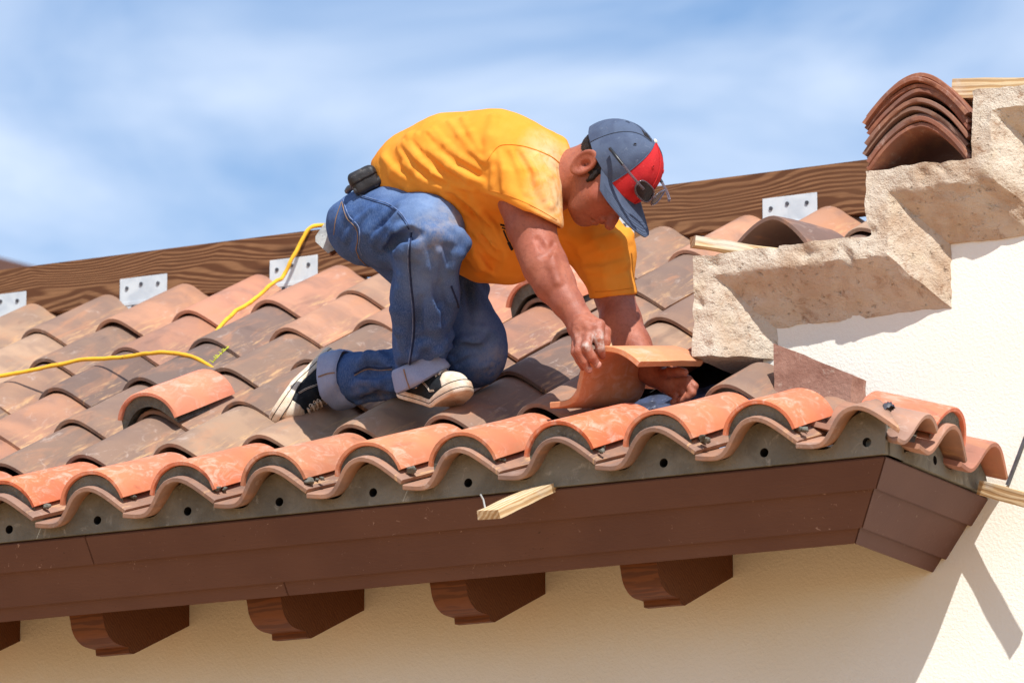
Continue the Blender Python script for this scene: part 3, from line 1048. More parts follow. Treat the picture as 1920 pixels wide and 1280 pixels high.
def nets(f, lo, hi, h):
    """surface nets over a sparse grid"""
    lo, hi = np.asarray(lo, float), np.asarray(hi, float)
    B = 4
    nb = np.ceil((hi - lo) / (h * B)).astype(int) + 1
    cx = [lo[k] + (np.arange(nb[k]) + 0.5) * h * B - h * 0.5 for k in range(3)]
    G = np.stack(np.meshgrid(*cx, indexing='ij'), -1).reshape(-1, 3)
    dc = f(G).reshape(nb)
    D = np.repeat(np.repeat(np.repeat(dc, B, 0), B, 1), B, 2).astype(np.float64)
    act = np.abs(dc) < h * B * 1.6
    A = np.repeat(np.repeat(np.repeat(act, B, 0), B, 1), B, 2)
    ii = np.argwhere(A)
    D[A] = f(lo + ii * h)
    S = D < 0
    n = np.array(D.shape)
    cnt = np.zeros(n - 1, np.int8)
    for dx in (0, 1):
        for dy in (0, 1):
            for dz in (0, 1):
                cnt += S[dx:n[0] - 1 + dx, dy:n[1] - 1 + dy, dz:n[2] - 1 + dz]
    mix_ = (cnt > 0) & (cnt < 8)
    cells = np.argwhere(mix_)
    idx = -np.ones(n - 1, np.int64)
    idx[tuple(cells.T)] = np.arange(len(cells))
    acc = np.zeros((len(cells), 3))
    num = np.zeros(len(cells))
    cor = [(a, b, c) for a in (0, 1) for b in (0, 1) for c in (0, 1)]
    for p in cor:
        for ax in range(3):
            if p[ax]:
                continue
            q = list(p)
            q[ax] = 1
            a = D[tuple((cells + p).T)]
            b = D[tuple((cells + q).T)]
            m = (a < 0) != (b < 0)
            t = a[m] / (a[m] - b[m])
            pt = np.tile(np.array(p, float), (m.sum(), 1))
            pt[:, ax] += t
            acc[m] += pt
            num[m] += 1
    V = lo + (cells + acc / num[:, None]) * h
    Q = []
    for ax in range(3):
        o1, o2 = [(1, 2), (2, 0), (0, 1)][ax]
        sl0, sl1 = [slice(None)] * 3, [slice(None)] * 3
        sl0[ax], sl1[ax] = slice(0, n[ax] - 1), slice(1, n[ax])
        a, b = S[tuple(sl0)], S[tuple(sl1)]
        e = np.argwhere(a != b)
        e = e[(e[:, o1] > 0) & (e[:, o2] > 0) & (e[:, o1] < n[o1] - 1) & (e[:, o2] < n[o2] - 1)]
        ins = a[tuple(e.T)]
        def at_(d1, d2):
            c = e.copy()
            c[:, o1] -= d1
            c[:, o2] -= d2
            return idx[tuple(c.T)]
        q = np.stack([at_(1, 1), at_(0, 1), at_(0, 0), at_(1, 0)], -1)
        q[~ins] = q[~ins][:, ::-1]
        Q.append(q)
    Q = np.concatenate(Q)
    return V, Q[(Q >= 0).all(1)]
def sdf_mesh(name, f, lo, hi, h, mat, smooth_it=1):
    V, Q = nets(f, lo, hi, h)
    for _ in range(smooth_it):
        acc, num = np.zeros_like(V), np.zeros(len(V))
        for a, b in ((0, 1), (1, 2), (2, 3), (3, 0)):
            np.add.at(acc, Q[:, a], V[Q[:, b]])
            np.add.at(num, Q[:, a], 1)
        V = V * 0.55 + 0.45 * acc / np.maximum(num, 1)[:, None]
    me = bpy.data.meshes.new(name)
    me.vertices.add(len(V))
    me.vertices.foreach_set('co', V.ravel())
    me.loops.add(len(Q) * 4)
    me.loops.foreach_set('vertex_index', Q.ravel().astype(np.int32))
    me.polygons.add(len(Q))
    me.polygons.foreach_set('loop_start', np.arange(len(Q), dtype=np.int32) * 4)
    me.update(calc_edges=True)
    me.validate()
    me.shade_smooth()
    me.materials.append(M[mat])
    return me
def paint_attr(me, name, fn):
    V = np.empty(len(me.vertices) * 3)
    me.vertices.foreach_get('co', V)
    V = V.reshape(-1, 3)
    a = me.attributes.new(name, 'FLOAT', 'POINT')
    a.data.foreach_set('value', np.clip(fn(V), 0, 1).astype(np.float32))
def near(V, pts, r):
    """soft mask round points"""
    m = np.zeros(len(V))
    for p in pts:
        d = np.linalg.norm(V - np.asarray(p), axis=1)
        m = np.maximum(m, np.clip(1 - d / r, 0, 1))
    return m
def bvh(me):
    V = [v.co.copy() for v in me.vertices]
    return BVHTree.FromPolygons(V, [list(p.vertices) for p in me.polygons])
def cloth(me, amp, freq, seed):
    """small wrinkles pushed along the normals"""
    n = len(me.vertices)
    C, N_ = np.empty(n * 3), np.empty(n * 3)
    me.vertices.foreach_get('co', C)
    me.vertices.foreach_get('normal', N_)
    C, N_ = C.reshape(-1, 3), N_.reshape(-1, 3)
    a = np.empty(n)
    for i, (x, y, z) in enumerate(C.tolist()):
        p = Vector((x * freq[0] + z * 9, y * freq[1], z * freq[2] - x * 7 + seed))
        a[i] = 1 - 2 * abs(noise.noise(p)) + 0.5 * noise.noise(p * 2.3)
    C += N_ * (amp * (a - 0.3))[:, None]
    me.vertices.foreach_set('co', C.ravel())
    me.update()
EYE = Vector(-BASE) + Vector((0, -D0, 0))
def drape(tree, marks, lift=0.001, per=5):
    """marks (x, y) carried on to the surface of a garment"""
    pts = spline([(x, y, 0) for x, y in marks], per)
    out = []
    for p in pts:
        t = Vector(J(p.x, p.y, 0.0))
        d = (t - EYE).normalized()
        loc, nrm, i_, ds = tree.ray_cast(EYE, d)
        if loc is not None:
            if nrm.dot(d) > 0:
                nrm = -nrm
            if out and (loc - out[-1]).length > 0.05:
                continue
            out.append(loc + nrm * lift)
    return out
def seam(tree, marks, r, mat, parent, name='seam', lift=0.0006):
    p = drape(tree, marks, lift)
    if len(p) < 3:
        return None
    v, f = tube(p, r, 6)
    return link(name, mesh(name, v, f, mat, 60), parent)

# ---- materials of the figure
def denim(name, c0, c1, fade):
    t = NT(name, 0.92, 0.15)
    v = t.coord()
    wv = t.noise(t.coord((1, 1, 0.25)), 420, 3, 0.7)
    c = t.mix(t.ramp(t.noise(v, 14, 4, 0.6, 0.3), 0.3, 0.7), c0, c1)
    c = t.mix(t.ramp(wv, 0.38, 0.72, 0, 0.30), c, fade)
    at = t.attr('fade')[2]
    fx = t.math('MULTIPLY', at, t.ramp(t.noise(v, 60, 5, 0.65), 0.2, 0.75, 0.6, 1.0))
    c = t.mix(fx, c, fade)
    ds = t.math('MULTIPLY', t.attr('dust')[2], t.ramp(t.noise(v, 30, 5, 0.7), 0.35, 0.7))
    c = t.mix(ds, c, lin(176, 158, 130))
    t.bump(t.math('ADD', wv, t.math('MULTIPLY', t.noise(v, 36, 4, 0.6), 0.4)), 0.5, 0.0025)
    return t.out(c)
M['denim'] = denim('blue_denim', lin(58, 86, 134), lin(51, 77, 124), lin(128, 152, 188))
M['denim_in'] = denim('denim_inside', lin(138, 152, 186), lin(120, 134, 170), lin(172, 184, 206))
def cotton():
    t = NT('orange_cotton', 0.92, 0.12)
    v = t.coord()
    c = t.mix(t.ramp(t.noise(v, 9, 4, 0.6), 0.3, 0.7), lin(238, 157, 62), lin(232, 147, 50))
    ds = t.math('MULTIPLY', t.attr('dust')[2], t.ramp(t.noise(t.coord((1, 1, 1), False, (0, 0.5, 0)), 34, 6, 0.7, 0.6), 0.22, 0.60))
    c = t.mix(ds, c, lin(226, 204, 162))
    st_ = t.math('MULTIPLY', t.attr('soil')[2], t.ramp(t.noise(v, 30, 5, 0.7, 0.6), 0.46, 0.7))
    c = t.mix(st_, c, lin(120, 106, 92))
    t.bump(t.math('ADD', t.math('MULTIPLY', t.noise(v, 420, 2, 0.6), 0.5), t.math('MULTIPLY', t.noise(v, 26, 4, 0.6, 0.5), 0.5)), 0.35, 0.003)
    return t.out(c)
M['cotton'] = cotton()
def skin():
    t = NT('tanned_skin', 0.5, 0.35)
    v = t.coord()
    c = t.mix(t.ramp(t.noise(v, 13, 4, 0.6), 0.3, 0.7), lin(176, 108, 84), lin(152, 86, 66))
    c = t.mix(t.ramp(t.noise(v, 110, 5, 0.7), 0.45, 0.75, 0, 0.6), c, lin(132, 74, 58))
    c = t.mix(t.math('MULTIPLY', t.attr('red')[2], 0.5), c, lin(178, 84, 70))
    c = t.mix(t.math('MULTIPLY', t.attr('stubble')[2], t.ramp(t.noise(v, 420, 2, 0.6), 0.35, 0.6, 0.25, 0.8)), c, lin(92, 62, 54))
    c = t.mix(t.math('MULTIPLY', t.attr('dust')[2], t.ramp(t.noise(v, 70, 5, 0.7), 0.36, 0.6)), c, lin(214, 204, 194))
    hr = t.math('MULTIPLY', t.ramp(t.noise(t.coord((1, 1, 0.35)), 380, 2, 0.6), 0.60, 0.70), t.attr('hairy')[2])
    c = t.mix(t.math('MULTIPLY', hr, 0.75), c, lin(62, 38, 30))
    t.bump(t.math('ADD', t.noise(v, 300, 4, 0.7), t.math('MULTIPLY', t.noise(v, 60, 4, 0.6), 0.9)), 0.5, 0.0026)
    t.b.inputs['Subsurface Weight'].default_value = 0.12
    t.b.inputs['Subsurface Radius'].default_value = (0.012, 0.005, 0.003)
    t.b.inputs['Subsurface Scale'].default_value = 0.5
    return t.out(c, t.ramp(t.noise(v, 60, 4, 0.6), 0.3, 0.7, 0.34, 0.58))
M['skin'] = skin()
M['nail'] = simple('finger_nail', lin(206, 150, 132), lin(196, 136, 118), 30, 0.4, 0, 1, 1, 0.4)
M['hair'] = simple('black_hair', lin(34, 28, 27), lin(70, 62, 60), 220, 0.6, 0.8, 320, 0.004, 0.3, (1, 0.25, 1), 0.5, 0.75)
M['cap_blue'] = simple('washed_navy_twill', lin(86, 98, 120), lin(72, 82, 104), 18, 0.9, 0.45, 420, 0.002, 0.15, c3=lin(108, 118, 136))
M['cap_red'] = simple('red_twill', lin(206, 52, 54), lin(186, 42, 48), 18, 0.9, 0.45, 300, 0.003, 0.15, c3=lin(216, 80, 76))
M['canvas'] = simple('black_canvas', lin(42, 46, 50), lin(32, 36, 40), 30, 0.92, 0.5, 420, 0.002, 0.15, c3=lin(66, 68, 68))
M['rubber'] = simple('soiled_white_rubber', lin(232, 220, 200), lin(206, 178, 148), 26, 0.7, 0.35, 160, 0.002, 0.3, c3=lin(176, 134, 104))
M['lace'] = simple('soiled_lace', lin(238, 228, 212), lin(214, 186, 160), 40, 0.9, 0.4, 500, 0.001, 0.1)
M['thread'] = simple('seam_thread', lin(150, 120, 92), lin(122, 104, 92), 60, 0.9, 0)
M['stitch'] = simple('dark_seam', lin(30, 42, 72), lin(40, 52, 84), 60, 0.9, 0)
M['pale_seam'] = simple('worn_seam', lin(118, 138, 176), lin(76, 98, 142), 60, 0.9, 0)
M['leather'] = simple('black_leather', lin(44, 42, 44), lin(30, 29, 31), 30, 0.5, 0.5, 120, 0.002, 0.4, c3=lin(92, 84, 76))
M['othread'] = simple('orange_thread', lin(206, 124, 36), lin(196, 114, 30), 60, 0.9, 0)
M['ink'] = simple('black_print', lin(34, 34, 40), lin(26, 26, 30), 60, 0.9, 0)

# ---- jeans
pel = ell(J(700, 418, 0.12), np.eye(3), (0.105, 0.175, 0.110))
near_leg = chain(JC((690, 420, 0.02, 0.108), (745, 425, -0.07, 0.104), (800, 428, -0.17, 0.088), (803, 455, -0.19, 0.085), (797, 560, -0.12, 0.083), (790, 640, -0.055, 0.068), (784, 688, -0.04, 0.058)), 0.03)
far_leg = chain(JC((735, 430, 0.22, 0.105), (820, 520, 0.16, 0.098), (882, 642, 0.085, 0.090), (886, 664, 0.08, 0.082), (780, 694, 0.17, 0.066), (665, 707, 0.29, 0.060), (645, 709, 0.31, 0.058)), 0.025)
jeans0 = uni(0.035, pel, near_leg, far_leg)
waist = half(J(686, 345, 0.05), (-0.55, 0.0, 0.83))
jeans1 = lambda P: smax(jeans0(P), waist(P), 0.012)
jeansF = folds(jeans1, [
    (0.013, [(742, 470), (772, 448), (815, 440), (850, 452)]),
    (0.012, [(736, 500), (760, 470), (778, 462)]),
    (-0.011, [(712, 480), (735, 455), (765, 436)]),
    (0.011, [(690, 490), (722, 440), (752, 402)]),
    (0.009, [(668, 470), (694, 425), (716, 385)]),
    (-0.012, [(655, 480), (700, 430), (735, 392)]),
    (0.012, [(858, 455), (846, 500), (850, 560), (854, 620)]),
    (0.010, [(752, 520), (748, 590), (757, 650), (770, 680)]),
    (-0.012, [(778, 500), (772, 570), (786, 640), (800, 670)]),
    (0.011, [(812, 500), (820, 560), (816, 610), (828, 660)]),
    (-0.012, [(838, 470), (832, 540), (838, 600)]),
    (0.010, [(748, 672), (782, 664), (818, 648), (845, 628)]),
    (-0.010, [(760, 690), (800, 680), (836, 655)]),
    (-0.015, [(868, 470), (885, 530), (890, 600)]),
    (0.011, [(880, 480), (908, 540), (925, 610)]),
    (-0.013, [(862, 690), (900, 672), (925, 640)]),
    (0.012, [(850, 672), (885, 650), (905, 620)]),
    (0.010, [(868, 640), (880, 610), (884, 570)]),
    (0.010, [(668, 676), (700, 672), (735, 690)]),
    (-0.010, [(676, 700), (705, 690), (740, 706)]),
    (0.010, [(672, 735), (700, 722), (738, 726)]),
    (-0.009, [(690, 748), (720, 738), (742, 742)]),
    (0.009, [(640, 440), (655, 400), (672, 370)]),
])
jeansF = folds(jeansF, [
    (0.010, [(720, 462), (732, 446), (750, 432), (768, 424)]),
    (-0.010, [(728, 468), (745, 450), (768, 440), (790, 438)]),
    (0.008, [(652, 468), (690, 436), (725, 404), (752, 384)]),
    (0.007, [(668, 482), (700, 452), (730, 424)]),
    (0.007, [(648, 450), (672, 418), (700, 392)]),
    (0.011, [(842, 428), (860, 442), (868, 456), (858, 474), (848, 500)]),
    (0.008, [(822, 470), (832, 510), (842, 560), (850, 610)]),
    (-0.008, [(808, 470), (816, 520), (826, 570), (838, 620)]),
    (0.008, [(745, 540), (742, 580), (748, 620), (760, 655)]),
    (-0.008, [(788, 560), (782, 610), (770, 655)]),
    (0.008, [(752, 668), (780, 650), (805, 640), (835, 642)]),
    (0.007, [(800, 672), (822, 656), (842, 650)]),
    (0.009, [(868, 500), (884, 540), (893, 590), (888, 630)]),
    (0.009, [(852, 655), (872, 640), (895, 636)]),
    (-0.009, [(850, 668), (872, 656), (900, 655)]),
    (0.008, [(858, 690), (884, 682), (910, 684)]),
    (0.008, [(676, 680), (690, 668), (712, 668), (730, 676)]),
    (0.008, [(664, 722), (688, 712), (716, 716), (740, 708)]),
    (-0.008, [(668, 700), (690, 700), (715, 702)]),
    (0.007, [(672, 752), (700, 742), (735, 744)]),
], 0.009, 1.9)
jm = sdf_mesh('jeans', jeansF, J(600, 800, 0) + (0, -0.36, 0), J(990, 310, 0) + (0.02, 0.46, 0.02), 0.0044, 'denim')
paint_attr(jm, 'fade', lambda V: np.maximum.reduce([near(V, [J(800, 385, -0.24), J(840, 400, -0.22), J(765, 365, -0.1)], 0.11), 0.75 * near(V, [J(900, 600, -0.02), J(915, 660, 0.0)], 0.09), 0.6 * near(V, [J(800, 520, -0.22), J(805, 470, -0.26)], 0.10), 0.5 * near(V, [J(660, 400, 0), J(700, 370, -0.05)], 0.08)]))
paint_attr(jm, 'dust', lambda V: np.maximum(0.7 * near(V, [J(850, 410, -0.22), J(810, 440, -0.26)], 0.07), 0.6 * near(V, [J(930, 690, 0.02), J(700, 755, 0.2)], 0.08)))
cloth(jm, 0.0016, (26, 26, 15), 3)
jeans = link('jeans', jm, person)
jt = bvh(jm)
for mk in ([(772, 436), (768, 480), (771, 530), (776, 580), (776, 630), (768, 688)],):
    seam(jt, mk, 0.0022, 'stitch', jeans)
    seam(jt, [(x - 3.2, y) for x, y in mk], 0.0013, 'pale_seam', jeans)
seam(jt, [(643, 374), (654, 404), (672, 424), (675, 445), (673, 462), (678, 478)], 0.0015, 'pale_seam', jeans)
seam(jt, [(641, 378), (650, 408), (668, 428), (671, 450), (668, 468), (673, 482)], 0.0014, 'thread', jeans)
seam(jt, [(640, 380), (630, 410), (626, 440)], 0.0014, 'thread', jeans)
seam(jt, [(675, 366), (702, 374), (730, 383), (752, 400), (770, 426)], 0.0015, 'pale_seam', jeans)
seam(jt, [(676, 370), (702, 378), (729, 387), (750, 404), (767, 430)], 0.0013, 'stitch', jeans)
seam(jt, [(846, 536), (858, 570), (862, 600), (858, 632), (852, 660)], 0.0026, 'stitch', jeans)
seam(jt, [(664, 700), (688, 688), (712, 690), (735, 688)], 0.0022, 'stitch', jeans)
seam(jt, [(664, 704), (688, 692), (712, 694), (735, 692)], 0.0012, 'thread', jeans)
seam(jt, [(672, 482), (690, 500), (712, 512)], 0.0014, 'thread', jeans)

# ---- turned-up cuffs: wide bands of inside-out denim
def cuff(a, b, ra, rb, sy, seed):
    """band round the axis a-b; ra, rb radii at the ends"""
    a, b = Vector(a), Vector(b)
    z = (b - a).normalized()
    x = (Vector((0, 1, 0)) - z * z.y).normalized()
    y = z.cross(x)
    n, V, Fc = 44, [], []
    rows = [(0.0, 0.000, -0.004), (0.0, 0.0045, 0.0), (0.14, 0.0066, 0), (0.5, 0.0062, 0), (0.86, 0.0066, 0), (1.0, 0.0045, 0.0), (1.0, -0.003, 0.004), (0.5, -0.003, 0), (0.0, -0.003, 0)]
    L = (b - a).length
    for t, off, dz in rows:
        for k in range(n):
            an = 2 * math.pi * k / n
            w_ = 1 + 0.05 * math.sin(3 * an + seed) + 0.035 * math.sin(5 * an + seed * 2 + t * 2) + 0.02 * math.sin(9 * an + t * 3)
            r = (ra + (rb - ra) * t) * w_ + off
            V.append(a + z * (L * t + dz + 0.004 * math.sin(2 * an + seed)) + x * (r * sy * math.cos(an)) + y * (r * math.sin(an)))
    m = len(rows)
    for i in range(m):
        for k in range(n):
            Fc.append([i * n + k, i * n + (k + 1) % n, ((i + 1) % m) * n + (k + 1) % n, ((i + 1) % m) * n + k])
    me = mesh('cuff', V, Fc, 'denim_in', 55)
    paint_attr(me, 'fade', lambda V: np.zeros(len(V)) + 0.25)
    paint_attr(me, 'dust', lambda V: near(V, [J(640, 745, 0.2), J(625, 735, 0.2)], 0.07) * 0.9)
    return me
c1 = link('cuff', cuff(J(780, 679, -0.040), J(797, 714, -0.046), 0.062, 0.071, 1.0, 1.0), jeans)
ct1 = bvh(c1.data)
seam(ct1, [(757, 692), (762, 710), (768, 727)], 0.0020, 'thread', jeans)
c2 = link('cuff', cuff(J(658, 705, 0.295), J(627, 711, 0.325), 0.069, 0.075, 1.0, 2.4), jeans)
ct2 = bvh(c2.data)
seam(ct2, [(597, 706), (615, 700), (636, 698)], 0.0020, 'thread', jeans)

# ---- t-shirt
torso_n = chain(JC((752, 345, 0.04, 0.094), (785, 330, -0.02, 0.110), (845, 312, -0.09, 0.126), (925, 304, -0.16, 0.124), (965, 312, -0.20, 0.108)), 0.05)
torso_f = chain(JC((780, 395, 0.20, 0.090), (860, 385, 0.12, 0.125), (960, 385, 0.05, 0.125), (1060, 405, 0.0, 0.105)), 0.05)
belly = chain(JC((800, 395, 0.05, 0.10), (880, 415, -0.02, 0.115), (945, 425, -0.06, 0.115), (1010, 400, -0.06, 0.10)), 0.05)
sag = chain(JC((880, 462, 0.02, 0.060), (905, 488, 0.0, 0.045), (955, 478, -0.04, 0.062), (990, 455, -0.05, 0.06)), 0.04)
upper = chain(JC((965, 305, -0.18, 0.100), (1030, 318, -0.14, 0.082), (1062, 330, -0.12, 0.070)), 0.04)
slv_n = chain(JC((960, 312, -0.22, 0.098), (980, 360, -0.255, 0.092), (988, 420, -0.275, 0.093)), 0.03)
slv_f = chain(JC((1085, 415, 0.0, 0.092), (1132, 475, -0.02, 0.078), (1152, 560, -0.05, 0.0535), (1156, 590, -0.05, 0.054)), 0.03)
cut_n = half(J(979, 396, -0.26), (-0.41, -0.05, -0.90))
cut_f = half(J(1151, 556, -0.05), (0.10, 0.0, -1.0))
inn_n = chain(JC((982, 370, -0.25, 0.066), (990, 440, -0.280, 0.084)), 0.02)
inn_f = chain(JC((1140, 520, -0.04, 0.044), (1158, 600, -0.05, 0.0515)), 0.02)
neck_cut = half(J(1066, 296, -0.12), (0.86, 0.10, 0.12))
hem = half(J(699, 322, 0.0), (-0.93, 0, -0.37))
bodyS = uni(0.05, torso_n, torso_f, belly, sag)
def shirt0(P):
    d = smin(bodyS(P), upper(P), 0.05)
    d = smax(d, neck_cut(P), 0.012)
    d = smax(d, hem(P), 0.010)
    a = np.maximum(smax(slv_n(P), cut_n(P), 0.005), -inn_n(P))
    b = np.maximum(smax(slv_f(P), cut_f(P), 0.005), -inn_f(P))
    return smin(smin(d, a, 0.022), b, 0.03)
shirtF = folds(shirt0, [
    (0.011, [(768, 256), (792, 290), (822, 330), (862, 362)]),
    (0.011, [(804, 252), (838, 296), (880, 335), (908, 350)]),
    (0.010, [(722, 296), (740, 326), (772, 350), (800, 352)]),
    (0.009, [(752, 276), (776, 312), (812, 348), (842, 366)]),
    (0.009, [(926, 222), (920, 260), (915, 300)]),
    (0.012, [(870, 395), (892, 440), (905, 490)]),
    (-0.012, [(882, 405), (908, 450), (922, 492)]),
    (0.012, [(862, 430), (880, 470), (904, 505)]),
    (-0.011, [(905, 520), (925, 500), (935, 480)]),
    (0.010, [(890, 360), (905, 400), (925, 450), (940, 480)]),
    (0.008, [(936, 300), (948, 330), (958, 365), (985, 385)]),
    (0.008, [(1000, 300), (1014, 340), (1030, 385)]),
    (0.009, [(1090, 470), (1120, 462), (1160, 452), (1182, 440)]),
    (0.009, [(1098, 500), (1130, 500), (1170, 492)]),
    (0.008, [(1108, 522), (1138, 528), (1172, 520)]),
    (0.008, [(1062, 440), (1085, 452), (1110, 440)]),
], 0.02)
shirtF = folds(shirtF, [
    (0.0065, [(757, 266), (780, 296), (812, 324), (850, 346), (890, 356)]),
    (0.0065, [(738, 282), (758, 308), (786, 332), (820, 350), (850, 358)]),
    (0.0060, [(722, 298), (740, 318), (764, 336), (792, 346)]),
    (0.0065, [(782, 252), (808, 284), (842, 312), (882, 334), (906, 342)]),
    (0.0060, [(812, 240), (836, 270), (866, 296), (900, 316)]),
    (-0.0060, [(770, 262), (794, 292), (828, 320), (866, 342)]),
    (-0.0060, [(748, 276), (770, 304), (800, 328), (836, 346)]),
    (-0.0060, [(796, 248), (824, 280), (856, 306), (896, 328)]),
    (0.0055, [(842, 228), (862, 252), (886, 282), (904, 300)]),
    (0.0060, [(868, 222), (884, 250), (900, 282)]),
    (0.0070, [(830, 362), (862, 386), (896, 420), (924, 456)]),
    (-0.0070, [(846, 366), (878, 392), (912, 430), (938, 466)]),
    (0.0070, [(868, 370), (900, 396), (930, 430)]),
    (0.0075, [(872, 446), (890, 474), (906, 500), (926, 514)]),
    (-0.0070, [(880, 440), (900, 470), (918, 492)]),
    (0.0070, [(890, 440), (912, 466), (934, 484)]),
    (0.0055, [(922, 292), (926, 320), (922, 348)]),
    (0.0050, [(938, 286), (946, 320), (944, 356)]),
    (0.0050, [(958, 282), (974, 318), (984, 362)]),
    (0.0050, [(980, 284), (1002, 322), (1018, 372)]),
    (0.0050, [(1008, 292), (1030, 330), (1042, 378)]),
    (-0.0050, [(970, 284), (990, 322), (1002, 368)]),
    (-0.0050, [(996, 288), (1018, 328), (1032, 376)]),
    (0.0060, [(1086, 466), (1112, 452), (1150, 442), (1180, 430)]),
    (0.0060, [(1092, 482), (1125, 470), (1165, 462)]),
    (0.0060, [(1100, 506), (1134, 512), (1172, 500)]),
    (-0.0055, [(1096, 494), (1128, 492), (1168, 482)]),
    (0.0055, [(1112, 536), (1142, 542), (1178, 534)]),
], 0.009, 1.3)
sm_ = sdf_mesh('shirt', shirtF, J(640, 580, 0) + (0, -0.46, 0), J(1220, 190, 0) + (0, 0.42, 0), 0.0042, 'cotton')
paint_attr(sm_, 'dust', lambda V: near(V, [J(1040, 320, -0.24), J(1050, 350, -0.25), J(1020, 300, -0.26), J(1030, 370, -0.3), J(1048, 390, -0.3)], 0.095))
paint_attr(sm_, 'soil', lambda V: np.maximum(near(V, [J(1048, 330, -0.24), J(1056, 350, -0.22), J(1040, 308, -0.24)], 0.05) * 0.8, near(V, [J(735, 300, 0)], 0.05) * 0.25))
cloth(sm_, 0.0010, (20, 20, 26), 9)
shirt = link('shirt', sm_, person)
stt = bvh(sm_)
seam(stt, [(1090, 262), (1080, 278), (1071, 298), (1064, 318), (1060, 336)], 0.0055, 'cotton', shirt, 'collar', -0.001)
seam(stt, [(914, 300), (930, 278), (948, 271), (985, 275), (1030, 292), (1054, 310)], 0.0016, 'cotton', shirt, 'seam')
seam(stt, [(915, 357), (945, 364), (980, 378), (1012, 394), (1044, 413)], 0.0008, 'othread', shirt)
seam(stt, [(1116, 547), (1150, 545), (1185, 540)], 0.0008, 'othread', shirt)
for mk, r in (([(938, 421), (948, 424)], 0.0024), ([(941, 427), (950, 430)], 0.0020), ([(944, 432), (949, 444), (953, 453)], 0.0022), ([(950, 437), (953, 441)], 0.002), ([(953, 454), (957, 462), (960, 468)], 0.0042)):
    seam(stt, mk, r, 'ink', shirt, 'printed_letter', 0.0002)

# ---- body: head, neck, arms and hands in one skin
hf = np.array([0.33, -0.38, -0.86])
hf /= np.linalg.norm(hf)
hh = np.array([0.83, -0.39, 0.39])
hh -= hf * (hh @ hf)
hh /= np.linalg.norm(hh)
hr_ = np.cross(hf, hh)
HC = J(1140, 322, -0.24)
HAX = np.stack([hf, hr_, hh])
def H(a, b, c):
    """head frame: forward, to his right, up"""
    return HC + hf * a + hr_ * b + hh * c
def hc(*pts):
    return [tuple(H(a, b, c)) + (r,) for a, b, c, r in pts]
skull = ell(H(-0.008, 0, 0.03), HAX, (0.104, 0.080, 0.104))
face = uni(0.025, skull, chain(hc((0.045, 0, -0.005, 0.066), (0.052, 0, -0.06, 0.056), (0.064, 0, -0.098, 0.030)), 0.03),
           chain(hc((0.005, 0.058, -0.055, 0.020), (0.055, 0.034, -0.098, 0.018), (0.070, 0, -0.106, 0.016)), 0.02),
           chain(hc((0.005, -0.058, -0.055, 0.020), (0.055, -0.034, -0.098, 0.018), (0.070, 0, -0.106, 0.016)), 0.02),
           chain(hc((0.068, 0.046, -0.028, 0.024), (0.074, 0.030, -0.050, 0.022)), 0.02), chain(hc((0.068, -0.046, -0.028, 0.024), (0.074, -0.030, -0.050, 0.022)), 0.02))
nose = chain(hc((0.098, 0, 0.005, 0.010), (0.120, 0, -0.034, 0.0120), (0.131, 0, -0.049, 0.0135)), 0.01)
wing = uni(0.006, chain(hc((0.113, 0.015, -0.053, 0.0100), (0.100, 0.018, -0.046, 0.007)), 0.01), chain(hc((0.113, -0.015, -0.053, 0.0100), (0.100, -0.018, -0.046, 0.007)), 0.01))
lips = uni(0.004, chain(hc((0.086, 0.025, -0.076, 0.005), (0.107, 0.010, -0.069, 0.0078), (0.108, 0, -0.0695, 0.0076), (0.107, -0.010, -0.069, 0.0078), (0.086, -0.025, -0.076, 0.004)), 0.006),
           chain(hc((0.086, 0.024, -0.078, 0.004), (0.101, 0.010, -0.083, 0.0074), (0.102, 0, -0.0835, 0.0076), (0.101, -0.010, -0.083, 0.0074), (0.086, -0.024, -0.078, 0.004)), 0.006))
mouth = chain(hc((0.092, 0.028, -0.077, 0.0036), (0.114, 0.010, -0.0768, 0.0042), (0.116, 0, -0.0768, 0.0042), (0.114, -0.010, -0.0768, 0.0042), (0.092, -0.028, -0.077, 0.0036)), 0.004)
smile = chain(hc((0.104, 0.022, -0.045, 0.003), (0.092, 0.034, -0.064, 0.004), (0.080, 0.040, -0.084, 0.003)), 0.004)
brow = chain(hc((0.088, 0.045, 0.018, 0.010), (0.098, 0.015, 0.016, 0.011), (0.098, -0.015, 0.016, 0.011), (0.088, -0.045, 0.018, 0.010)), 0.01)
eyes = uni(0.004, ell(H(0.090, 0.032, -0.006), HAX, (0.012, 0.015, 0.008)), ell(H(0.090, -0.032, -0.006), HAX, (0.012, 0.015, 0.008)))
def ear(P):
    e = np.stack([hf, hr_, hh])
    d_ = P - H(-0.012, 0.079, -0.012)
    q = np.stack([d_[:, 0] * v_[0] + d_[:, 1] * v_[1] + d_[:, 2] * v_[2] for v_ in e], 1) / 1.12
    tilt = 0.18
    a = q[:, 0] * math.cos(tilt) + q[:, 2] * math.sin(tilt)
    b = -q[:, 0] * math.sin(tilt) + q[:, 2] * math.cos(tilt)
    rr = np.sqrt((a / 0.019) ** 2 + (np.where(b < 0, b / 0.036, b / 0.031)) ** 2)
    out = q[:, 1] - 0.010 + 0.35 * a                       # leans out towards the back
    sheet = np.maximum((rr - 1) * 0.018, np.abs(out) - 0.0045)
    rim = np.sqrt(((rr - 0.93) * 0.02) ** 2 + (out - 0.004) ** 2) - 0.0042
    anti = np.sqrt(((rr - 0.55) * 0.02) ** 2 + (out - 0.002) ** 2) - 0.0032
    anti = np.where(b > -0.016, anti, 1.0)
    return smin(smin(sheet, rim, 0.004), anti, 0.003)
concha = ell(H(-0.005, 0.095, -0.014), HAX, (0.010, 0.009, 0.015))
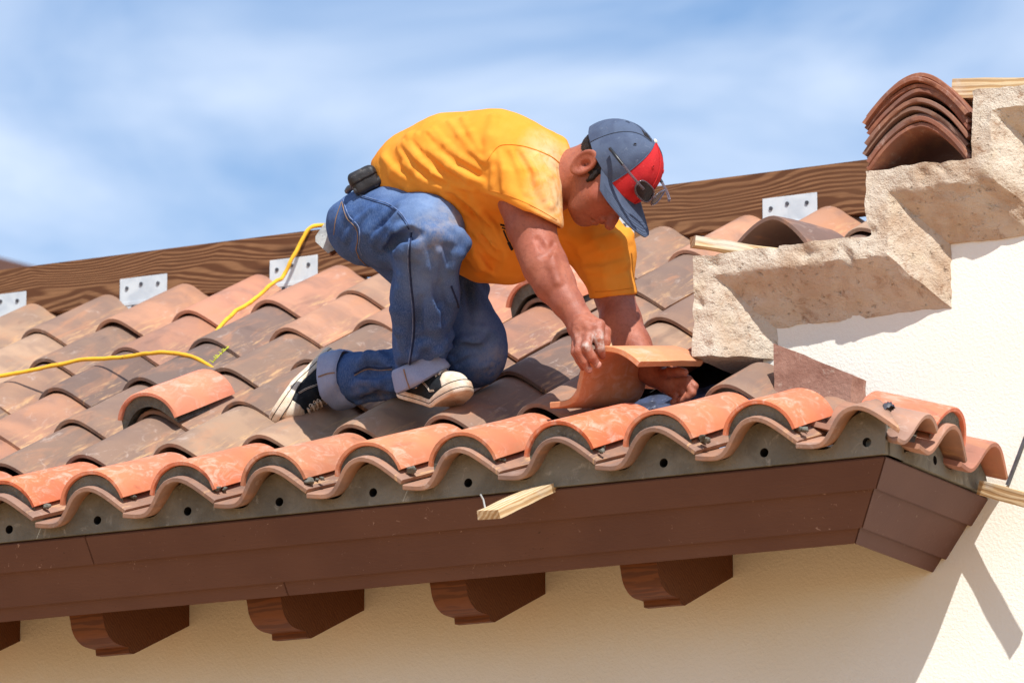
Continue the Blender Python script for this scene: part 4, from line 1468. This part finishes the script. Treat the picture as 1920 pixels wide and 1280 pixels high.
neck = chain(JC((1018, 330, -0.14, 0.066), (1065, 335, -0.19, 0.063)) + hc((-0.035, 0, -0.055, 0.058), (-0.02, 0, -0.02, 0.06)), 0.03)
arm_n = chain(JC((965, 320, -0.21, 0.060), (982, 375, -0.25, 0.062), (996, 425, -0.275, 0.060), (1008, 466, -0.30, 0.0525), (1022, 498, -0.32, 0.0545), (1040, 532, -0.345, 0.0495), (1064, 568, -0.38, 0.037), (1082, 592, -0.40, 0.0325)), 0.02)
arm_f = chain(JC((1085, 420, 0.0, 0.060), (1130, 500, -0.03, 0.052), (1152, 556, -0.05, 0.0475), (1164, 600, -0.085, 0.050), (1186, 645, -0.13, 0.044), (1216, 690, -0.18, 0.034), (1228, 702, -0.19, 0.031)), 0.02)
palm_n = uni(0.012, chain(JC((1082, 590, -0.40, 0.026), (1104, 604, -0.425, 0.020), (1124, 609, -0.445, 0.0150)), 0.01), chain(JC((1080, 592, -0.405, 0.026), (1094, 608, -0.430, 0.020), (1106, 616, -0.452, 0.0148)), 0.01),
             chain(JC((1079, 594, -0.40, 0.026), (1085, 612, -0.425, 0.019), (1092, 626, -0.448, 0.014)), 0.01), chain(JC((1077, 596, -0.39, 0.025), (1078, 616, -0.415, 0.018), (1081, 634, -0.435, 0.0128)), 0.01))
FN = [JC((1124, 609, -0.445, 0.0148), (1122, 634, -0.470, 0.0132), (1125, 652, -0.468, 0.0118), (1129, 667, -0.458, 0.0096)),
      JC((1106, 616, -0.452, 0.0145), (1099, 650, -0.485, 0.0130), (1110, 669, -0.484, 0.0115), (1121, 685, -0.474, 0.0094)),
      JC((1092, 626, -0.448, 0.0138), (1085, 658, -0.478, 0.0124), (1095, 678, -0.478, 0.0110), (1104, 694, -0.470, 0.0090)),
      JC((1081, 634, -0.435, 0.0124), (1078, 660, -0.455, 0.0108), (1086, 676, -0.456, 0.0098), (1093, 689, -0.450, 0.0082))]
thumb_n = JC((1092, 600, -0.395, 0.020), (1122, 612, -0.400, 0.0165), (1135, 622, -0.412, 0.0142), (1136, 640, -0.425, 0.0120), (1132, 654, -0.430, 0.0100))
palm_f = chain(JC((1228, 702, -0.19, 0.029), (1252, 716, -0.205, 0.027), (1270, 724, -0.215, 0.022)), 0.015)
FF = [JC((1266, 714, -0.225, 0.0135), (1290, 712, -0.245, 0.0120), (1302, 724, -0.255, 0.0105), (1298, 736, -0.255, 0.0090)),
      JC((1268, 722, -0.222, 0.0135), (1290, 722, -0.250, 0.0120), (1298, 736, -0.262, 0.0105), (1290, 744, -0.262, 0.0090)),
      JC((1264, 730, -0.218, 0.0130), (1282, 734, -0.245, 0.0115), (1286, 746, -0.256, 0.0100), (1276, 750, -0.256, 0.0088)),
      JC((1256, 734, -0.212, 0.0120), (1268, 742, -0.236, 0.0105), (1270, 752, -0.244, 0.0094), (1262, 754, -0.244, 0.0082)),
      JC((1240, 704, -0.215, 0.016), (1256, 698, -0.245, 0.0135), (1272, 696, -0.262, 0.0115), (1284, 698, -0.270, 0.0100))]
core = chain(JC((760, 395, 0.12, 0.07), (880, 345, 0.0, 0.09), (985, 340, -0.10, 0.09), (1030, 335, -0.13, 0.062)), 0.04)
shd = chain(JC((965, 320, -0.20, 0.060), (1010, 350, -0.12, 0.08), (1085, 420, 0.0, 0.060)), 0.03)
hips_ = uni(0.03, chain(JC((740, 400, 0.14, 0.075), (690, 425, 0.05, 0.07), (800, 435, -0.16, 0.055), (798, 560, -0.11, 0.050), (792, 700, -0.03, 0.040)), 0.02),
            chain(JC((740, 400, 0.14, 0.075), (735, 440, 0.21, 0.07), (880, 655, 0.085, 0.055), (780, 694, 0.17, 0.045), (630, 708, 0.33, 0.038)), 0.02))
def body(P):
    d = skull(P)
    hm = (np.abs(P - HC) < 0.24).all(1)
    if hm.any():
        Q = P[hm]
        e = smin(face(Q), brow(Q), 0.012)
        e = smax(e, -eyes(Q), 0.008)
        e = smin(e, nose(Q), 0.010)
        e = smin(e, wing(Q), 0.005)
        e = smin(e, lips(Q), 0.005)
        e = smax(e, -mouth(Q), 0.003)
        e = smax(e, -smile(Q), 0.006)
        e = smin(e, ear(Q), 0.005)
        d[hm] = smax(e, -concha(Q), 0.003)
    d = smin(d, neck(P), 0.02)
    d = smin(d, smin(core(P), shd(P), 0.03), 0.03)
    d = smin(d, hips_(P), 0.03)
    d = smin(smin(d, arm_n(P), 0.012), arm_f(P), 0.012)
    for lo_, hi_, pf, qs in HANDS:
        m = ((P > lo_) & (P < hi_)).all(1)
        if m.any():
            Q = P[m]
            hn = pf(Q)
            for q in qs[:4]:
                hn = smin(hn, chain(q, 0.003)(Q), 0.0022)
            hn = smin(hn, chain(qs[4], 0.006)(Q), 0.007)
            d[m] = smin(d[m], hn, 0.013)
    return d
HANDS = []
for pf, qs, w0, w1 in ((palm_n, FN + [thumb_n], (1082, 592, -0.40), 0.0), (palm_f, FF, (1228, 702, -0.19), 0.0)):
    A = np.array([c[:3] for q in qs for c in q] + [J(*w0)])
    HANDS.append((A.min(0) - 0.075, A.max(0) + 0.075, pf, qs))
# muscles, tendons and knuckles of the near arm and hand
bodyF = folds(body, [
    (0.010, [(1030, 470), (1036, 500), (1046, 530)]),
    (-0.008, [(1008, 448), (1018, 462), (1026, 478)]),
    (-0.006, [(1040, 455), (1030, 470), (1014, 480)]),
    (0.0045, [(1088, 596), (1100, 606), (1116, 610)]),
    (0.0045, [(1086, 600), (1094, 610), (1104, 616)]),
    (0.0042, [(1082, 604), (1086, 616), (1092, 626)]),
    (0.0042, [(1078, 608), (1079, 622), (1081, 634)]),
], 0.010)
bm_ = sdf_mesh('body', bodyF, J(605, 770, 0) + (0, -0.56, -0.02), J(1330, 215, 0) + (0.02, 0.42, 0.02), 0.0030, 'skin', 1)
paint_attr(bm_, 'dust', lambda V: np.maximum.reduce([near(V, [J(1122, 634, -0.48), J(1124, 645, -0.48)], 0.030), 0.9 * near(V, [J(1099, 648, -0.50)], 0.018), 0.6 * near(V, [J(1104, 692, -0.48), J(1120, 684, -0.48)], 0.016), 0.35 * near(V, [J(1085, 640, -0.46)], 0.03)]))
paint_attr(bm_, 'red', lambda V: np.maximum.reduce([0.7 * near(V, [H(0.1, 0.03, -0.04), H(0.12, 0, -0.04), H(0.06, 0.06, -0.03)], 0.05), 0.6 * near(V, [J(1010, 460, -0.34)], 0.05), near(V, [H(-0.012, 0.09, -0.01)], 0.04) * 0.6, 0.4 * near(V, [J(1128, 668, -0.46), J(1121, 685, -0.48), J(1104, 694, -0.48)], 0.012)]))
paint_attr(bm_, 'stubble', lambda V: 0.55 * near(V, [H(0.08, 0.02, -0.1), H(0.05, 0.045, -0.08), H(0.02, 0.06, -0.05), H(0.1, 0.0, -0.06), H(0.09, 0.0, -0.1)], 0.05))
paint_attr(bm_, 'hairy', lambda V: near(V, [J(1015, 500, -0.33), J(1045, 540, -0.37), J(1062, 560, -0.40), J(1200, 640, -0.15)], 0.07))
bodyo = link('body', bm_, person)
bt = bvh(bm_)
for (x, y), rx, rz, rot in (((1122.5, 683), 0.0062, 0.0075, 0.5), ((1106, 693), 0.0058, 0.0072, 0.5)):
    ds = drape(bt, [(x - 1, y), (x, y), (x + 1, y)], 0.0004, 1)
    if len(ds) > 1:
        c_ = ds[1]
        V, Fc = [Vector(c_) + Vector((0, -0.0016, 0))], []
        for k in range(14):
            a = 2 * math.pi * k / 14
            u_, v_ = rx * math.cos(a), rz * math.sin(a)
            V.append(Vector(c_) + Vector((u_ * math.cos(rot) + v_ * math.sin(rot), 0.0012, -u_ * math.sin(rot) + v_ * math.cos(rot))))
        Fc = [[0, 1 + k, 1 + (k + 1) % 14] for k in range(14)]
        link('fingernail', mesh('fingernail', V, Fc, 'nail', 80), bodyo)

# ---- hair under the cap: close-cropped shell with fringe of short strands
hair_f = lambda P: smax(smax(skull(P) - 0.004, half(H(0.030, 0, 0), hf)(P), 0.004), half(H(-0.06, 0, -0.052), -hh + 0.35 * hf)(P), 0.006)
burn = chain(hc((0.022, 0.076, 0.0, 0.0075), (0.026, 0.0735, -0.018, 0.0070), (0.026, 0.0705, -0.034, 0.0045)), 0.006)
hm_ = sdf_mesh('hair', lambda P: smin(hair_f(P), burn(P), 0.006), HC - 0.19, HC + 0.19, 0.0035, 'hair')
for v in hm_.vertices:
    v.co += Vector(v.co - Vector(HC)).normalized() * noise.noise(v.co * 260) * 0.0026
link('hair', hm_, person)
# ---- cap: crown of panels, brim, button; sunglasses lie on it
def headmesh(name, V, Fc, mat, parent, smooth=45):
    return link(name, mesh(name, [H(*p) for p in V], Fc, mat, smooth), parent)
CR = (0.118, 0.093, 0.122)
def cap_pt(az, el, off=0.0):
    """az from the front towards his right, el from the rim (0) to the button (1)"""
    e = math.pi / 2 * el
    low = 0.028 - 0.016 * (1 - math.cos(az)) * 0.5
    wob = 1 + 0.012 * math.sin(az * 5 + el * 4) + 0.010 * math.sin(az * 11 + 2)
    return Vector(((CR[0] + off) * math.cos(e) ** 0.80 * math.cos(az) * wob - 0.006, (CR[1] + off) * math.cos(e) ** 0.80 * math.sin(az) * wob, low + (CR[2] + off) * math.sin(e)))
capo = None
panels = [(-52, 0, 'cap_red'), (0, 52, 'cap_red'), (52, 116, 'cap_blue'), (116, 180, 'cap_blue'), (180, 244, 'cap_blue'), (244, 308, 'cap_blue')]
for k, (a0, a1, mt) in enumerate(panels):
    V, Fc = [], []
    na, ne = 9, 14
    for side in (0, 1):
        for i in range(na + 1):
            for j in range(ne + 1):
                t = i / na
                az = math.radians(a0 + (a1 - a0) * t)
                puff = 0.0032 * math.sin(math.pi * t) ** 0.6 * math.sin(math.pi * min(1, j / ne * 1.1 + 0.05)) ** 0.5
                V.append(cap_pt(az, j / ne * 0.985, puff - 0.004 * side))
    n = (na + 1) * (ne + 1)
    ix = lambda s, i, j: s * n + i * (ne + 1) + j
    for i in range(na):
        for j in range(ne):
            Fc.append([ix(0, i, j), ix(0, i + 1, j), ix(0, i + 1, j + 1), ix(0, i, j + 1)])
            Fc.append([ix(1, i, j), ix(1, i, j + 1), ix(1, i + 1, j + 1), ix(1, i + 1, j)])
    for i in range(na):
        for j in (0, ne):
            Fc.append([ix(0, i, j), ix(0, i + 1, j), ix(1, i + 1, j), ix(1, i, j)])
    for j in range(ne):
        for i in (0, na):
            Fc.append([ix(0, i, j), ix(0, i, j + 1), ix(1, i, j + 1), ix(1, i, j)])
    if capo is None:
        capo = empty('cap', (0, 0, 0), person)
    headmesh('cap_panel', V, Fc, mt, capo, 50)
for az in (-52, 0, 52, 116, 180, 244):
    a = math.radians(az)
    v, f = tube([cap_pt(a, j / 14 * 0.98, 0.0012) for j in range(15)], 0.0013, 6)
    headmesh('panel_seam', v, f, 'cap_blue' if az not in (0,) else 'cap_red', capo)
for az, el in ((26, 0.60), (-26, 0.60), (84, 0.58), (150, 0.58)):
    a = math.radians(az)
    c_ = cap_pt(a, el, 0.004)
    ring_ = [cap_pt(a + 0.040 * math.cos(q), el + 0.028 * math.sin(q), 0.0035) for q in [2 * math.pi * k / 12 for k in range(13)]]
    v, f = tube(ring_, 0.0011, 6, False)
    headmesh('eyelet', v, f, 'cap_red' if abs(az) < 40 else 'cap_blue', capo)
    v, f = tube([cap_pt(a, el, 0.0005), cap_pt(a, el, 0.0034)], 0.0028, 8)
    headmesh('eyelet_hole', v, f, 'hole', capo)
top = cap_pt(0, 1.0, 0.003)
V, Fc = [], []
for j in range(5):
    e = j / 4 * math.pi / 2
    for k in range(12):
        q = 2 * math.pi * k / 12
        V.append(top + Vector((0.0065 * math.cos(e) * math.cos(q), 0.0065 * math.cos(e) * math.sin(q), 0.004 * math.sin(e) - 0.003)))
for j in range(4):
    for k in range(12):
        Fc.append([j * 12 + k, j * 12 + (k + 1) % 12, (j + 1) * 12 + (k + 1) % 12, (j + 1) * 12 + k])
headmesh('cap_button', V, Fc, 'rubber', capo)
def brim_pt(t, s, side):
    """t -1..1 across, s 0..1 outward"""
    az = math.radians(74) * t
    b = cap_pt(az, 0.0, 0.0)
    out = 0.088 * (math.cos(az) ** 0.5)
    p = b + Vector((out * s, 0.012 * t * s - 0.014 * s, 0))
    p.z += 0.006 - 0.020 * abs(math.sin(az)) ** 2.0 * (0.30 + 0.70 * s) - 0.012 * s - 0.0032 * side
    return p
V, Fc = [], []
na, ns = 26, 8
for side in (0, 1):
    for i in range(na + 1):
        for j in range(ns + 1):
            V.append(brim_pt(-1 + 2 * i / na, (j / ns) ** 0.9 - 0.08 * (1 - j / ns), side))
n = (na + 1) * (ns + 1)
ix = lambda s, i, j: s * n + i * (ns + 1) + j
for i in range(na):
    for j in range(ns):
        Fc.append([ix(0, i, j), ix(0, i, j + 1), ix(0, i + 1, j + 1), ix(0, i + 1, j)])
        Fc.append([ix(1, i, j), ix(1, i + 1, j), ix(1, i + 1, j + 1), ix(1, i, j + 1)])
    for j in (0, ns):
        Fc.append([ix(0, i, j), ix(0, i + 1, j), ix(1, i + 1, j), ix(1, i, j)])
for j in range(ns):
    for i in (0, na):
        Fc.append([ix(0, i, j), ix(0, i, j + 1), ix(1, i, j + 1), ix(1, i, j)])
brim = headmesh('brim', V, Fc, 'cap_blue', capo, 45)
for s in (0.55, 0.65, 0.75, 0.85, 0.95):
    v, f = tube([brim_pt(-0.93 + 1.86 * k / 30, s, 0) + Vector((0, 0, 0.0003)) for k in range(31)], 0.0006, 5)
    headmesh('brim_stitch', v, f, 'cap_blue', brim)

# sunglasses pushed up on the cap
gl = link('sunglasses', None, None, PM)
tag(gl, 'clear framed sunglasses with dark lenses resting on the cap above the brim', 'sunglasses')
def glassmat():
    t = NT('clear_plastic', 0.12, 0.6)
    t.b.inputs['Transmission Weight'].default_value = 0.75
    t.b.inputs['IOR'].default_value = 1.3
    return t.out(lin(150, 138, 146))
M['clear'] = glassmat()
def lensmat():
    t = NT('dark_lens', 0.22, 0.3)
    return t.out(lin(34, 22, 25))
M['lens'] = lensmat()
M['black_plastic'] = simple('black_plastic', lin(30, 30, 32), lin(24, 24, 26), 20, 0.35, 0, 1, 1, 0.5)
for s in (1, -1):
    A = [(-0.004, 0.104, 0.068), (0.026, 0.110, 0.078), (0.054, 0.106, 0.085)]
    B = [(0.054, 0.106, 0.085), (0.088, 0.095, 0.092), (0.114, 0.080, 0.097), (0.124, 0.068, 0.098)]
    v, f = tube([(a, b * s, c) for a, b, c in spline(A, 4)], 0.0042, 8)
    headmesh('temple_tip', v, f, 'black_plastic', gl)
    v, f = tube([(a, b * s, c) for a, b, c in spline(B, 4)], 0.0036, 8)
    headmesh('temple', v, f, 'clear', gl)
    cy = 0.036 * s
    rim = []
    for k in range(25):
        q = 2 * math.pi * k / 24
        yy = 0.031 * (abs(math.cos(q)) ** 0.75) * (1 if math.cos(q) > 0 else -1)
        zz_ = 0.018 * (abs(math.sin(q)) ** 0.8) * (1 if math.sin(q) > 0 else -1)
        rim.append(Vector((0.128 - 0.55 * zz_ - 0.45 * abs(cy + yy) ** 1.35 * 2.2, cy + yy, 0.086 + zz_)))
    v, f = tube(rim, 0.0026, 8, False)
    headmesh('lens_frame', v, f, 'clear', gl)
    c_ = sum(rim[:-1], Vector()) / 24
    V = [c_ + Vector((0.003, 0, 0))] + [Vector(p) for p in rim[:-1]] + [c_ - Vector((0.0, 0, 0))] + [Vector(p) - Vector((0.002, 0, 0)) for p in rim[:-1]]
    Fc = [[0, 1 + k, 1 + (k + 1) % 24] for k in range(24)] + [[25, 26 + (k + 1) % 24, 26 + k] for k in range(24)]
    headmesh('lens', V, Fc, 'lens', gl, 60)
v, f = tube(spline([(0.126, 0.008, 0.090), (0.131, 0, 0.094), (0.126, -0.008, 0.090)], 4), 0.0026, 8)
headmesh('bridge', v, f, 'clear', gl)

# ---- canvas shoes
def shoe(mw, bend, mirror, label):
    """built straight: x to the toe, z up; then flexed at the ball of the foot"""
    root = link('shoe', None, person, mw)
    root['label'] = label
    XB = 0.175
    def flex(p):
        x, y, z = p
        if bend and x > XB - 0.03:
            t = min(1, (x - XB + 0.03) / 0.06)
            a = bend * t * t * (3 - 2 * t)
            dx = x - XB + 0.0
            if dx > -0.03:
                c, s_ = math.cos(a), math.sin(a)
                x, z = XB + dx * c - z * s_ * (1 if dx > 0 else t), dx * s_ * (1 if dx > 0 else 0) + z * c
        return (x, y * mirror, z)
    half_w = spline([(0.0, 0.006, 0), (0.006, 0.024, 0), (0.03, 0.034, 0), (0.08, 0.034, 0), (0.13, 0.036, 0), (0.19, 0.047, 0), (0.235, 0.045, 0), (0.268, 0.034, 0), (0.284, 0.016, 0), (0.288, 0.004, 0)], 3)
    O1 = [(p.x, p.y * 1.05) for p in half_w]
    O2 = [(p.x, -p.y * 0.93) for p in half_w]
    loop = O1 + O2[::-1]
    n = len(loop)
    cx_ = 0.14
    def level(z, grow):
        L = []
        for x, y in loop:
            d = Vector((x - cx_, y * 2.5)).normalized()
            zz = z
            if z > 0.02 and x > 0.20:
                zz += 0.008 * min(1, (x - 0.20) / 0.05)
            L.append(flex((x + d.x * grow, y + d.y * grow, zz)))
        return L
    lv = [(0.0, -0.005), (0.003, 0.0), (0.010, 0.002), (0.0112, 0.0008), (0.0125, 0.0020), (0.021, 0.0018), (0.0245, 0.0), (0.0245, -0.012)]
    V, Fc = [], []
    for z, g_ in lv:
        V += level(z, g_)
    for r in range(len(lv) - 1):
        for k in range(n):
            Fc.append([r * n + k, r * n + (k + 1) % n, (r + 1) * n + (k + 1) % n, (r + 1) * n + k])
    Fc.append(list(range(n))[::-1])
    Fc.append([(len(lv) - 1) * n + k for k in range(n)])
    sole = link('sole', mesh('sole', V, Fc, 'rubber', 50), root)
    for z, g_ in ((0.0113, 0.0016), (0.0235, 0.0012)):
        L = level(z, g_)
        v, f = tube(L + [L[0]], 0.0011, 6, False)
        link('sole_stripe', mesh('sole_stripe', v, f, 'canvas', 60), sole)
    up0 = uni(0.03, chain([(0.038, 0, 0.045, 0.031), (0.10, 0, 0.046, 0.033), (0.165, 0.001, 0.040, 0.038), (0.225, 0.001, 0.034, 0.036), (0.250, 0.001, 0.030, 0.029)], 0.03),
              chain([(0.040, 0, 0.05, 0.032), (0.046, 0, 0.105, 0.036)], 0.02), chain([(0.070, 0, 0.085, 0.030), (0.135, 0, 0.062, 0.026), (0.19, 0, 0.047, 0.024)], 0.02))
    up1 = lambda P: np.maximum(np.maximum(up0(P), 0.018 - P[:, 2]), P[:, 2] - 0.125)
    def build(name, f, mat, h=0.0042):
        V, Q = nets(f, (-0.02, -0.07, 0.0), (0.31, 0.07, 0.15), h)
        return link(name, mesh(name, [flex(p) for p in V], Q.tolist(), mat, 70), root), (V, Q)
    cap_in = lambda P: up1(P) - 0.0016
    upper_, (uv, uq) = build('upper', lambda P: np.maximum(up1(P), P[:, 0] - 0.238), 'canvas')
    build('toe_cap', lambda P: np.maximum(cap_in(P), 0.228 + 6.0 * P[:, 1] ** 2 - P[:, 0]), 'rubber')
    tree = BVHTree.FromPolygons([Vector(p) for p in uv], uq.tolist())
    def down(x, y):
        loc, nrm, i_, d_ = tree.ray_cast(Vector((x, y, 0.3)), Vector((0, 0, -1)))
        return loc if loc is not None else Vector((x, y, 0.05))
    tg = []
    for k in range(9):
        x = 0.10 + 0.118 * k / 8
        tg.append([down(x, y) + Vector((0, 0, 0.0012)) for y in (-0.014, -0.007, 0, 0.007, 0.014)])
    V = [p for r in tg for p in r]
    Fc = [[r * 5 + k, r * 5 + k + 1, r * 5 + 6 + k, r * 5 + 5 + k] for r in range(8) for k in range(4)]
    link('tongue', mesh('tongue', [flex(p) for p in V], Fc, 'rubber', 60), root)
    for k in range(6):
        x = 0.112 + 0.019 * k
        for s in (1, -1):
            e = down(x, 0.021 * s) + Vector((0, 0.0012 * s, 0.0012))
            nrm = Vector((0.25, 0.75 * s, 0.62)).normalized()
            a_ = nrm.orthogonal().normalized()
            b_ = nrm.cross(a_)
            v, f = tube([e + (a_ * math.cos(q) + b_ * math.sin(q)) * 0.0042 for q in [2 * math.pi * j / 10 for j in range(11)]], 0.0014, 6, False)
            link('eyelet', mesh('eyelet', [flex(p) for p in v], f, 'lace', 60), root)
        pts = [down(x, 0.021), down(x + 0.003, 0.013) + Vector((0, 0, 0.003)), down(x + 0.006, 0.004) + Vector((0, 0, 0.0045)), down(x + 0.009, -0.005) + Vector((0, 0, 0.0045)), down(x + 0.012, -0.014) + Vector((0, 0, 0.003)), down(x + 0.012, -0.021)]
        v, f = tube(spline([p + Vector((0, 0, 0.0016)) for p in pts], 3), 0.0030, 6)
        link('lace', mesh('lace', [flex(p) for p in v], f, 'lace', 60), root)
    for s in (1, -1):
        for off in (0.0, 0.0035):
            pts = []
            for k in range(16):
                x = 0.075 + 0.135 * k / 15
                z = 0.078 - 0.042 * (k / 15) ** 1.2 - off
                loc, nrm, i_, d_ = tree.ray_cast(Vector((x, 0.2 * s, z)), Vector((0, -s, 0)))
                if loc is not None:
                    pts.append(loc + Vector((0, 0.0006 * s, 0)))
            if len(pts) > 3:
                v, f = tube(pts, 0.0007, 5)
                link('stitching', mesh('stitching', [flex(p) for p in v], f, 'lace', 60), root)
        for x in (0.085, 0.108):
            loc, nrm, i_, d_ = tree.ray_cast(Vector((x, 0.2 * s, 0.044)), Vector((0, -s, 0)))
            if loc is not None:
                v, f = tube([loc, loc + Vector((0, 0.0016 * s, 0))], 0.0045, 10)
                link('vent_eyelet', mesh('vent_eyelet', [flex(p) for p in v], f, 'lace', 60), root)
    return root
def foot_frame(heel, toe, up_):
    heel, toe, up_ = Vector(heel), Vector(toe), Vector(up_)
    x = (toe - heel).normalized()
    z = (up_ - x * up_.dot(x)).normalized()
    return frame(heel, x, z.cross(x), z)
sh1 = shoe(foot_frame(J(754, 744, 0.05), J(832, 766, -0.09), (0.22, -0.25, 0.95)), math.radians(33), 1, 'black canvas shoe planted flat on the tile')
sh2 = shoe(foot_frame(J(612, 655, 0.44), J(497, 768, 0.26), (0.74, -0.12, -0.62)), math.radians(8), 1, 'black canvas shoe resting on its toe')

# ---- belt pouch, belt and tool at the back of the waist
pouch = link('belt_pouch', None, None, PM @ frame(J(683, 337, -0.055), Vector((0.86, 0.10, 0.36)).normalized(), (0, 1, 0), (0, 0, 1)))
xa = Vector((0.87, 0.05, 0.40)).normalized()
za = (Vector((-0.40, 0.1, 0.87)) - xa * xa.dot(Vector((-0.40, 0.1, 0.87)))).normalized()
pouch.matrix_local = PM @ frame(J(682, 337, -0.075), xa, za.cross(xa), za)
tag(pouch, 'worn black leather pouch on the belt at the back of the jeans', 'pouch')
def rbox(c, b_, r):
    """rounded box"""
    c, b_ = np.array(c), np.array(b_)
    def f(P):
        q = np.abs(P - c) - b_ + r
        return np.linalg.norm(np.maximum(q, 0), axis=1) + np.minimum(q.max(1), 0) - r
    return f
def pouch_part(name, f, mat='leather'):
    V, Q = nets(f, (-0.055, -0.05, -0.05), (0.055, 0.055, 0.05), 0.0030)
    me = mesh(name, [Vector(p) + noise.noise_vector(Vector(p) * 45) * 0.0016 for p in V], Q.tolist(), mat, 60)
    return link(name, me, pouch)
pouch_part('pouch_body', rbox((0, 0.006, -0.006), (0.036, 0.030, 0.029), 0.015))
pouch_part('flap', lambda P: np.maximum(rbox((0, 0.005, -0.004), (0.0385, 0.0335, 0.0325), 0.017)(P), -0.002 + 0.10 * P[:, 0] - P[:, 2]))
v, f = tube([(-0.034, -0.010, -0.020), (0.038, -0.010, -0.020)], 0.0125, 14)
link('tool_tube', mesh('tool_tube', v, f, 'leather', 60), pouch)
v, f = tube([(0.0382, -0.010, -0.020), (0.0388, -0.010, -0.020)], 0.0085, 12)
link('tube_mouth', mesh('tube_mouth', v, f, 'hole', 60), pouch)
bl = spline([J(652, 358, 0.10), J(658, 352, 0.03), J(676, 348, -0.035), J(706, 350, -0.055)], 5)
v, f = tube(bl, 0.009, 8)
link('belt', mesh('belt', v, f, 'leather', 60), person)
tool = link('trowel', None, None, PM @ Matrix.Translation(J(612, 446, 0.10)))
tag(tool, 'mortar crusted metal trowel blade sticking out behind the jeans pocket', 'trowel')
M['crust'] = simple('mortar_crusted_steel', lin(206, 212, 212), lin(168, 174, 176), 26, 0.8, 0.6, 80, 0.004, 0.3, c3=lin(120, 122, 122))
pl = [(-0.004, 0.040), (-0.028, 0.004), (-0.028, -0.010), (0.004, -0.040), (0.030, -0.028), (0.034, 0.016)]
V, Fc = prism(pl, -0.002, 0.002, lambda a, b, d: (a, d + a * 0.35, b))
link('blade', mesh('blade', V, Fc, 'crust'), tool)
v, f = tube(spline([(0.010, 0.0, 0.030), (0.030, 0.01, 0.020), (0.050, 0.02, 0.0), (0.028, 0.012, -0.030), (0.010, 0.004, -0.042)], 5), 0.0065, 8)
link('handle', mesh('handle', v, f, 'rafter', 60), tool)

# ---- the tile in his hands
lip = J(1046, 757, -0.375)
rend = J(1217, 698, -0.520)
xt = Vector(rend - lip).normalized()
yt = Vector((0.54, 0.84, 0.0))
yt = (yt - xt * xt.dot(yt)).normalized()
zt = xt.cross(yt)
me = tile_mesh('held_tile', [(p.x, p.y) for p in spline([(-.022, .011, 0), (.004, .006, 0), (.030, .004, 0), (.050, .012, 0), (.068, .034, 0), (.086, .062, 0), (.110, .088, 0), (.140, .101, 0), (.170, .101, 0), (.198, .092, 0), (.224, .076, 0), (.246, .055, 0), (.262, .034, 0)], 2)], 0.31, 0.0165, 120, 0.0, 'cover', 0.0018, 0.009)
o = link('held_tile', me, None, PM @ frame(lip, xt, yt, zt))
o.color = lin(222, 148, 102)
tag(o, 'orange clay tile held up by the kneeling worker above the eave', 'roof tile')

# ---- yellow rope over the ridge and across the tiles
def ropemat():
    t = NT('yellow_rope', 0.85, 0.2)
    v = t.coord()
    c = t.mix(t.ramp(t.noise(v, 12, 4, 0.6), 0.4, 0.7), lin(240, 186, 56), lin(226, 166, 52))
    c = t.mix(t.ramp(t.noise(v, 60, 4, 0.65, 0.6), 0.62, 0.74, 0, 0.9), c, lin(140, 84, 48))
    t.bump(t.noise(v, 260, 3, 0.6), 0.4, 0.002)
    return t.out(c)
M['rope'] = ropemat()

run = [(-3.75, 1.24, 0.010), (-3.55, 1.27, 0.011), (-3.289, 1.310, 0.010), (-3.192, 1.330, 0.012), (-3.114, 1.366, 0.013), (-3.043, 1.384, 0.012), (-2.935, 1.369, 0.011), (-2.84, 1.373, 0.010), (-2.762, 1.370, 0.010),
       (-2.70, 1.385, -0.010), (-2.655, 1.40, -0.050), (-2.640, 1.44, -0.10), (-2.70, 1.60, -0.108), (-2.80, 1.68, -0.10), (-2.850, 1.78, -0.062), (-2.862, 1.92, -0.034), (-2.868, 2.08, -0.030), (-2.868, 2.20, -0.018)]
pts = [rp(*q) for q in run] + [Vector(q) for q in ((-2.890, 2.068, 1.165), (-2.866, 2.078, 1.215), (-2.842, 2.094, 1.270), (-2.818, 2.110, 1.318), (-2.790, 2.135, 1.326), (-2.72, 2.150, 1.322), (-2.60, 2.17, 1.318))]
pts = spline(pts, 7)
pts = [p + Vector(noise.noise_vector(p * 22)) * 0.0035 for p in pts]
v, f = tube(pts, [0.0061 + 0.0010 * noise.noise(p * 60) for p in pts], 8)
o = link('rope', mesh('rope', v, f, 'rope', 60))
tag(o, 'yellow rope trailing over the timber ridge and across the field tiles', 'rope')
# frayed green end of cord caught between two tiles
V, Fc = [], []
parts = []
M['cord'] = simple('lime_cord', lin(206, 208, 70), lin(176, 180, 60), 40, 0.9, 0)
for k in range(14):
    t = k / 13
    c0 = rp(-2.560 + 0.018 * t, 1.27 + 0.075 * t, -0.010 + 0.02 * t)
    d = Vector((RNG.uniform(-1, 1), RNG.uniform(-0.5, 0.5), RNG.uniform(0.2, 1))).normalized()
    parts.append(tube([c0, c0 + d * 0.006, c0 + d * 0.010 + Vector((0, 0, -0.002))], 0.0012, 5))
parts.append(tube([rp(-2.560, 1.27, -0.012), rp(-2.552, 1.31, 0.0), rp(-2.542, 1.345, 0.010)], 0.0018, 6))
v, f = merge(parts)
o = link('cord_scrap', mesh('cord_scrap', v, f, 'cord'))
tag(o, 'frayed lime green bit of cord sticking up between tiles behind the far shoe', 'cord')
